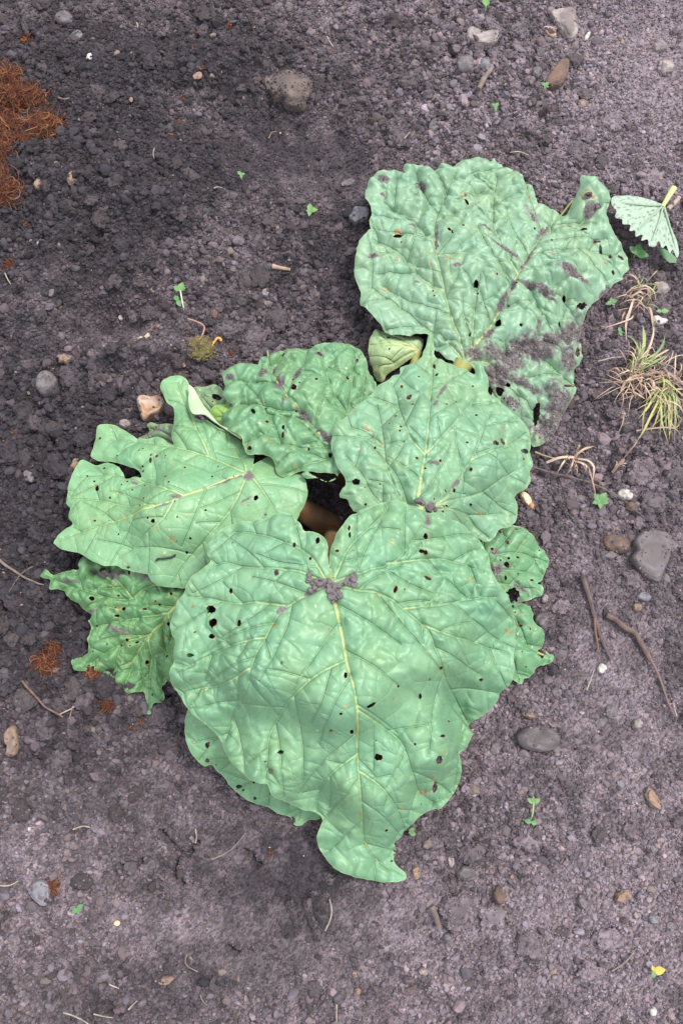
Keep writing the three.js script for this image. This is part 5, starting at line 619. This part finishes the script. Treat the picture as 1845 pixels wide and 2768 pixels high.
seedling(c12, 800, 1070, 0.009, [[0, 1.4], [3.1, 1]], G2, 'broad yellow green blade behind the white stone');

// ------------------------------------------------------------------ fallen leaf, underside up
{
  const out = c2([1240, 912, 1290, 905, 1350, 908, 1420, 925, 1475, 945, 1490, 1000, 1510, 1060, 1535, 1120, 1545, 1175, 1538, 1185, 1515, 1152, 1503, 1166, 1485, 1130, 1470, 1142, 1452, 1110, 1437, 1136, 1410, 1132, 1402, 1103, 1375, 1106, 1380, 1080, 1350, 1086, 1346, 1060, 1322, 1060, 1325, 1035, 1290, 1030, 1286, 1010, 1255, 1000, 1260, 972, 1240, 946]);
  const w = out.map((p) => at(p[0], p[1], 0.03)), [bx, bz] = at(...c2([1475, 945])[0], 0.035), o = group('fallen_leaf', bx, soilY(bx, bz), bz); tag(o, 'fallen scalloped leaf lying pale side up beside the muddy leaf', 'leaf');
  const ring = smoothLine(w, 0.0016, true), P = [], C = [], I = [], m = 22, R = rng(901), hue = (x, z, s) => { const d = sstep(0.18, 0.32, n3(x * 260 + z * 60, s, z * 260 - x * 120) * 0.6 + n3(x * 600, s, z * 600) * 0.5); return mix3([0.25, 0.34, 0.265], [0.06, 0.06, 0.055], d * 0.85); };
  for (let i = 0; i <= ring.length; i++) { const [x, z] = ring[i % ring.length]; for (let k = 0; k <= m; k++) { const f = k / m, X = lerp(bx, x, f), Z = lerp(bz, z, f), t = Math.hypot(X - bx, Z - bz) / 0.11; P.push(X - bx, 0.03 - o.position.y + macro(X, Z) * 0.3 + 0.008 * Math.sin(t * 2.2) - 0.016 * t * t + 0.004 * t * n3(X * 45, 1, Z * 45) + 0.0008 * n3(X * 150, 1, Z * 150), Z - bz); C.push(...hue(X, Z, 3)); } }
  for (let i = 0; i < ring.length; i++) for (let k = 0; k < m; k++) { const v = i * (m + 1) + k; I.push(v, v + m + 1, v + 1, v + 1, v + m + 1, v + m + 2); }
  const g = new THREE.BufferGeometry(); g.setAttribute('position', new THREE.BufferAttribute(new Float32Array(P), 3)); g.setAttribute('color', new THREE.BufferAttribute(new Float32Array(C), 3)); g.setIndex(I); g.computeVertexNormals();
  mesh('blade', g, vcol(0.75, { side: THREE.DoubleSide }), o);
  const q = smoothLine(c2([1475, 945, 1490, 920, 1505, 895, 1528, 858]).map((p) => at(p[0], p[1], 0.035)), 0.003, false).map(([x, z]) => new THREE.Vector3(x - bx, 0.034 - o.position.y, z - bz)); mesh('petiole', taper(q, (t) => lerp(0.0026, 0.0045, t), 8), std([0.38, 0.46, 0.2], 0.6), o);
  for (const f of [[1475, 945, 1400, 950, 1300, 940], [1475, 945, 1420, 1000, 1360, 1060], [1475, 945, 1450, 1030, 1420, 1110], [1475, 945, 1500, 1050, 1530, 1150]]) { const v = smoothLine(c2(f).map((p) => at(p[0], p[1], 0.03)), 0.004, false).map(([x, z]) => { const t = Math.hypot(x - bx, z - bz) / 0.1; return new THREE.Vector3(x - bx, 0.0315 - o.position.y + macro(x, z) * 0.3 + 0.008 * Math.sin(Math.min(1, t) * 2.2) - 0.016 * t * t, z - bz); }); mesh('vein', taper(v, (t) => lerp(0.0015, 0.0006, t), 5), std([0.3, 0.4, 0.29], 0.7), o); }
  // the dark upper side of its folded-under lobe
  const d = c2([1450, 1138, 1480, 1140, 1515, 1160, 1540, 1188, 1535, 1205, 1505, 1205, 1475, 1180]).map((p) => at(p[0], p[1], 0.012)), sh = new THREE.Shape(d.map(([x, z]) => new THREE.Vector2(x - bx, -(z - bz)))), fg = new THREE.ExtrudeGeometry(sh, { depth: 0.0008, bevelEnabled: false }); fg.rotateX(-Math.PI / 2); fg.translate(0, 0.012 - o.position.y, 0); mesh('folded_lobe', fg, std([0.035, 0.13, 0.05], 0.5), o);
}

// ------------------------------------------------------------------ grass
function grassBlade(pts, w, mat, parent) { // a thin channelled ribbon
  const cv = new THREE.CatmullRomCurve3(pts), n = 10, P = [], I = [];
  for (let i = 0; i <= n; i++) { const t = i / n, c = cv.getPoint(t), d = cv.getTangent(t), s = new THREE.Vector3(-d.z, 0, d.x); if (s.lengthSq() < 1e-6) s.set(1, 0, 0); s.normalize(); const r = 0.62 * w * (t < 0.7 ? 1 : Math.max(0.08, 1 - (t - 0.7) / 0.32)); P.push(c.x - s.x * r, c.y + r * 0.4, c.z - s.z * r, c.x, c.y, c.z, c.x + s.x * r, c.y + r * 0.4, c.z + s.z * r); }
  for (let i = 0; i < n; i++) for (let k = 0; k < 2; k++) { const v = i * 3 + k; I.push(v, v + 1, v + 3, v + 1, v + 4, v + 3); }
  const g = new THREE.BufferGeometry(); g.setAttribute('position', new THREE.BufferAttribute(new Float32Array(P), 3)); g.setIndex(I); g.computeVertexNormals(); return mesh('blade', g, mat, parent);
}
const GR = [[0.15, 0.21, 0.08], [0.22, 0.27, 0.11], [0.28, 0.27, 0.1], [0.34, 0.28, 0.11], [0.11, 0.17, 0.07]].map((c) => std(c, 0.6, { side: THREE.DoubleSide })), DRYG = [[0.33, 0.24, 0.17], [0.24, 0.17, 0.13], [0.42, 0.33, 0.25], [0.18, 0.12, 0.1]].map((c) => std(c, 0.8, { side: THREE.DoubleSide }));
function tuft(name, c, x, y, label, traced, rnd, seed) {
  const [bx, bz] = at(...c([x, y])[0], 0.01), by = macro(bx, bz), o = group(name, bx, by, bz); tag(o, label, 'grass'); const R = rng(seed);
  for (const [f, w, m, h = 0.015] of traced) { const l = c(f).map((p) => at(p[0], p[1], 0.012)); grassBlade(l.map(([X, Z], i) => { const t = i / (l.length - 1); return new THREE.Vector3(X - bx, macro(X, Z) - by + 0.009 + h * Math.sin(Math.PI * (0.12 + 0.8 * t)), Z - bz); }), px(c, w), m, o); }
  for (const [n, a0, spread, len, rad, mats, wd] of rnd) for (let i = 0; i < n; i++) { const a = a0 + (R() - 0.5) * spread, L = len * (0.45 + 0.8 * R()), q = R() * 6.28, r = rad * Math.sqrt(R()), X = Math.cos(q) * r, Z = Math.sin(q) * r, h = 0.008 + 0.02 * R(), k = (R() - 0.5) * 1.2; const p = [0, 0.35, 0.7, 1].map((t) => new THREE.Vector3(X + Math.cos(a + k * t) * L * t, 0.006 + h * Math.sin(Math.PI * (0.1 + 0.85 * t)) + macro(bx + X, bz + Z) - by, Z + Math.sin(a + k * t) * L * t)); grassBlade(p, wd * (0.6 + 0.7 * R()), mats[Math.floor(R() * mats.length)], o); }
  return o;
}
const D = DRYG, Gn = GR;
tuft('grass_tuft', c12, 580, 1540, 'upper grass tuft with pale base and upright green blades', [
  [[580, 1530, 600, 1440, 605, 1380, 590, 1280], 22, D[2]], [[600, 1490, 640, 1380, 655, 1280, 665, 1170], 40, Gn[1]], [[590, 1520, 660, 1420, 700, 1330, 740, 1240], 26, D[1]], [[640, 1520, 720, 1440, 790, 1350, 835, 1240], 30, Gn[4]], [[650, 1510, 740, 1440, 820, 1390, 865, 1355], 24, D[0]], [[660, 1500, 720, 1480, 800, 1440, 850, 1400], 22, Gn[0]], [[570, 1540, 560, 1420, 530, 1380], 20, D[0]], [[600, 1480, 615, 1400, 625, 1320], 20, Gn[2]], [[620, 1500, 680, 1390, 720, 1280, 750, 1160], 22, D[2]]],
  [[26, -1.0, 1.6, 0.04, 0.012, [Gn[0], Gn[1], D[2], Gn[2]], 0.0011], [30, 0.2, 5.5, 0.026, 0.018, D, 0.0009]], 41);
tuft('grass_tuft', c12, 800, 1640, 'lower grass tuft with yellow green blades trailing down', [
  [[800, 1660, 740, 1790, 680, 1900, 630, 2010, 590, 2080], 26, Gn[2]], [[800, 1660, 760, 1780, 770, 1880, 772, 2030], 22, Gn[1]], [[830, 1670, 850, 1790, 850, 1900, 850, 2040], 26, Gn[3]], [[820, 1660, 870, 1740, 920, 1810], 30, Gn[1]], [[730, 1635, 800, 1625, 900, 1640], 36, Gn[1]], [[790, 1660, 720, 1740, 650, 1850, 600, 1910], 26, Gn[2]], [[810, 1670, 800, 1790, 800, 1900], 22, Gn[0]], [[840, 1660, 900, 1760, 960, 1820], 26, D[0]], [[590, 2080, 550, 2130, 510, 2180], 10, D[1]], [[585, 2000, 700, 1990, 800, 1980, 890, 1970, 966, 1860], 18, D[1]], [[780, 1660, 700, 1720, 660, 1800], 22, Gn[3]]],
  [[34, 1.7, 1.3, 0.055, 0.016, [Gn[1], Gn[2], Gn[3], Gn[0]], 0.0012], [70, 0, 6.28, 0.035, 0.034, D, 0.0009]], 42);
tuft('dead_grass', c12, 560, 1640, 'curled brown dead grass roots left of the lower grass tuft', [[[480, 1690, 500, 1640, 560, 1600, 640, 1590, 740, 1590], 26, D[0]], [[390, 1530, 440, 1530, 490, 1570], 24, D[1]], [[560, 1640, 600, 1720, 620, 1740, 630, 1690], 20, D[3]], [[540, 1680, 600, 1750, 670, 1760], 20, D[0]], [[560, 1610, 700, 1570, 800, 1530], 28, D[0]], [[800, 1470, 830, 1560, 900, 1600, 966, 1610], 24, D[1]], [[700, 1590, 710, 1650, 720, 1720], 24, D[2]]], [[46, 0.2, 6.28, 0.03, 0.02, D, 0.0008]], 43);
tuft('dead_grass', c12, 640, 950, 'straw coloured dead grass above the white stone', [[[555, 790, 590, 840, 620, 890, 650, 930], 28, D[0]], [[600, 980, 570, 1020, 550, 1080, 530, 1150, 540, 1290], 24, D[2]], [[530, 1070, 500, 1120, 510, 1160], 22, D[1]], [[590, 1000, 550, 1090, 545, 1180], 20, D[2]], [[590, 1100, 560, 1140, 480, 1165, 360, 1180], 16, D[2]], [[650, 900, 680, 930, 700, 980], 24, D[0]], [[690, 880, 700, 960, 690, 1040], 22, D[1]], [[680, 1040, 700, 1070, 720, 1160, 740, 1200], 26, D[0]], [[560, 970, 620, 950, 680, 960], 24, D[2]]], [[34, 1.2, 5, 0.028, 0.018, D, 0.0009], [8, -1, 2, 0.03, 0.015, [Gn[0], Gn[4]], 0.001]], 44);
tuft('dead_grass', c8, 830, 110, 'small dead grass plant by the edge of the round leaf', [[[665, 130, 740, 110, 820, 105, 870, 105], 26, D[2]], [[870, 105, 930, 130, 965, 165, 970, 250], 20, D[2]], [[940, 150, 940, 210, 960, 290, 990, 370], 16, D[1]], [[830, 110, 890, 60, 980, 20], 22, D[0]], [[800, 100, 760, 150, 735, 200], 18, D[2]], [[840, 110, 820, 160, 810, 190], 16, D[2]], [[905, 130, 915, 170, 915, 195], 18, D[2]], [[860, 60, 870, 30, 865, 10], 18, D[0]], [[800, 50, 790, 70, 780, 90], 16, Gn[0]], [[850, 120, 890, 150, 920, 170], 20, D[2]]], [[16, 1.6, 3.5, 0.014, 0.012, D, 0.0009]], 45);
tuft('dead_grass', c12, 470, 2260, 'lone withered grass head on a bent stalk', [[[430, 2290, 460, 2250, 500, 2210, 515, 2180], 34, D[3]], [[510, 2190, 560, 2120, 600, 2070], 12, D[1]], [[460, 2270, 490, 2290, 510, 2310], 16, D[3]], [[440, 2280, 450, 2240, 490, 2220], 20, D[1]]], [[6, -0.7, 1, 0.012, 0.004, D, 0.0008]], 46);
tuft('dead_grass', c12, 475, 1950, 'thin pale straw with split tip on the soil', [[[455, 2010, 470, 1960, 480, 1900, 475, 1870], 14, D[1]], [[475, 1900, 485, 1885, 478, 1868], 26, D[2]]], [], 47);

crumbs('clod_grit', stuck, 'fine soil grit stuck to the larger clods', 'soil grit');
renderer.render(scene, camera);
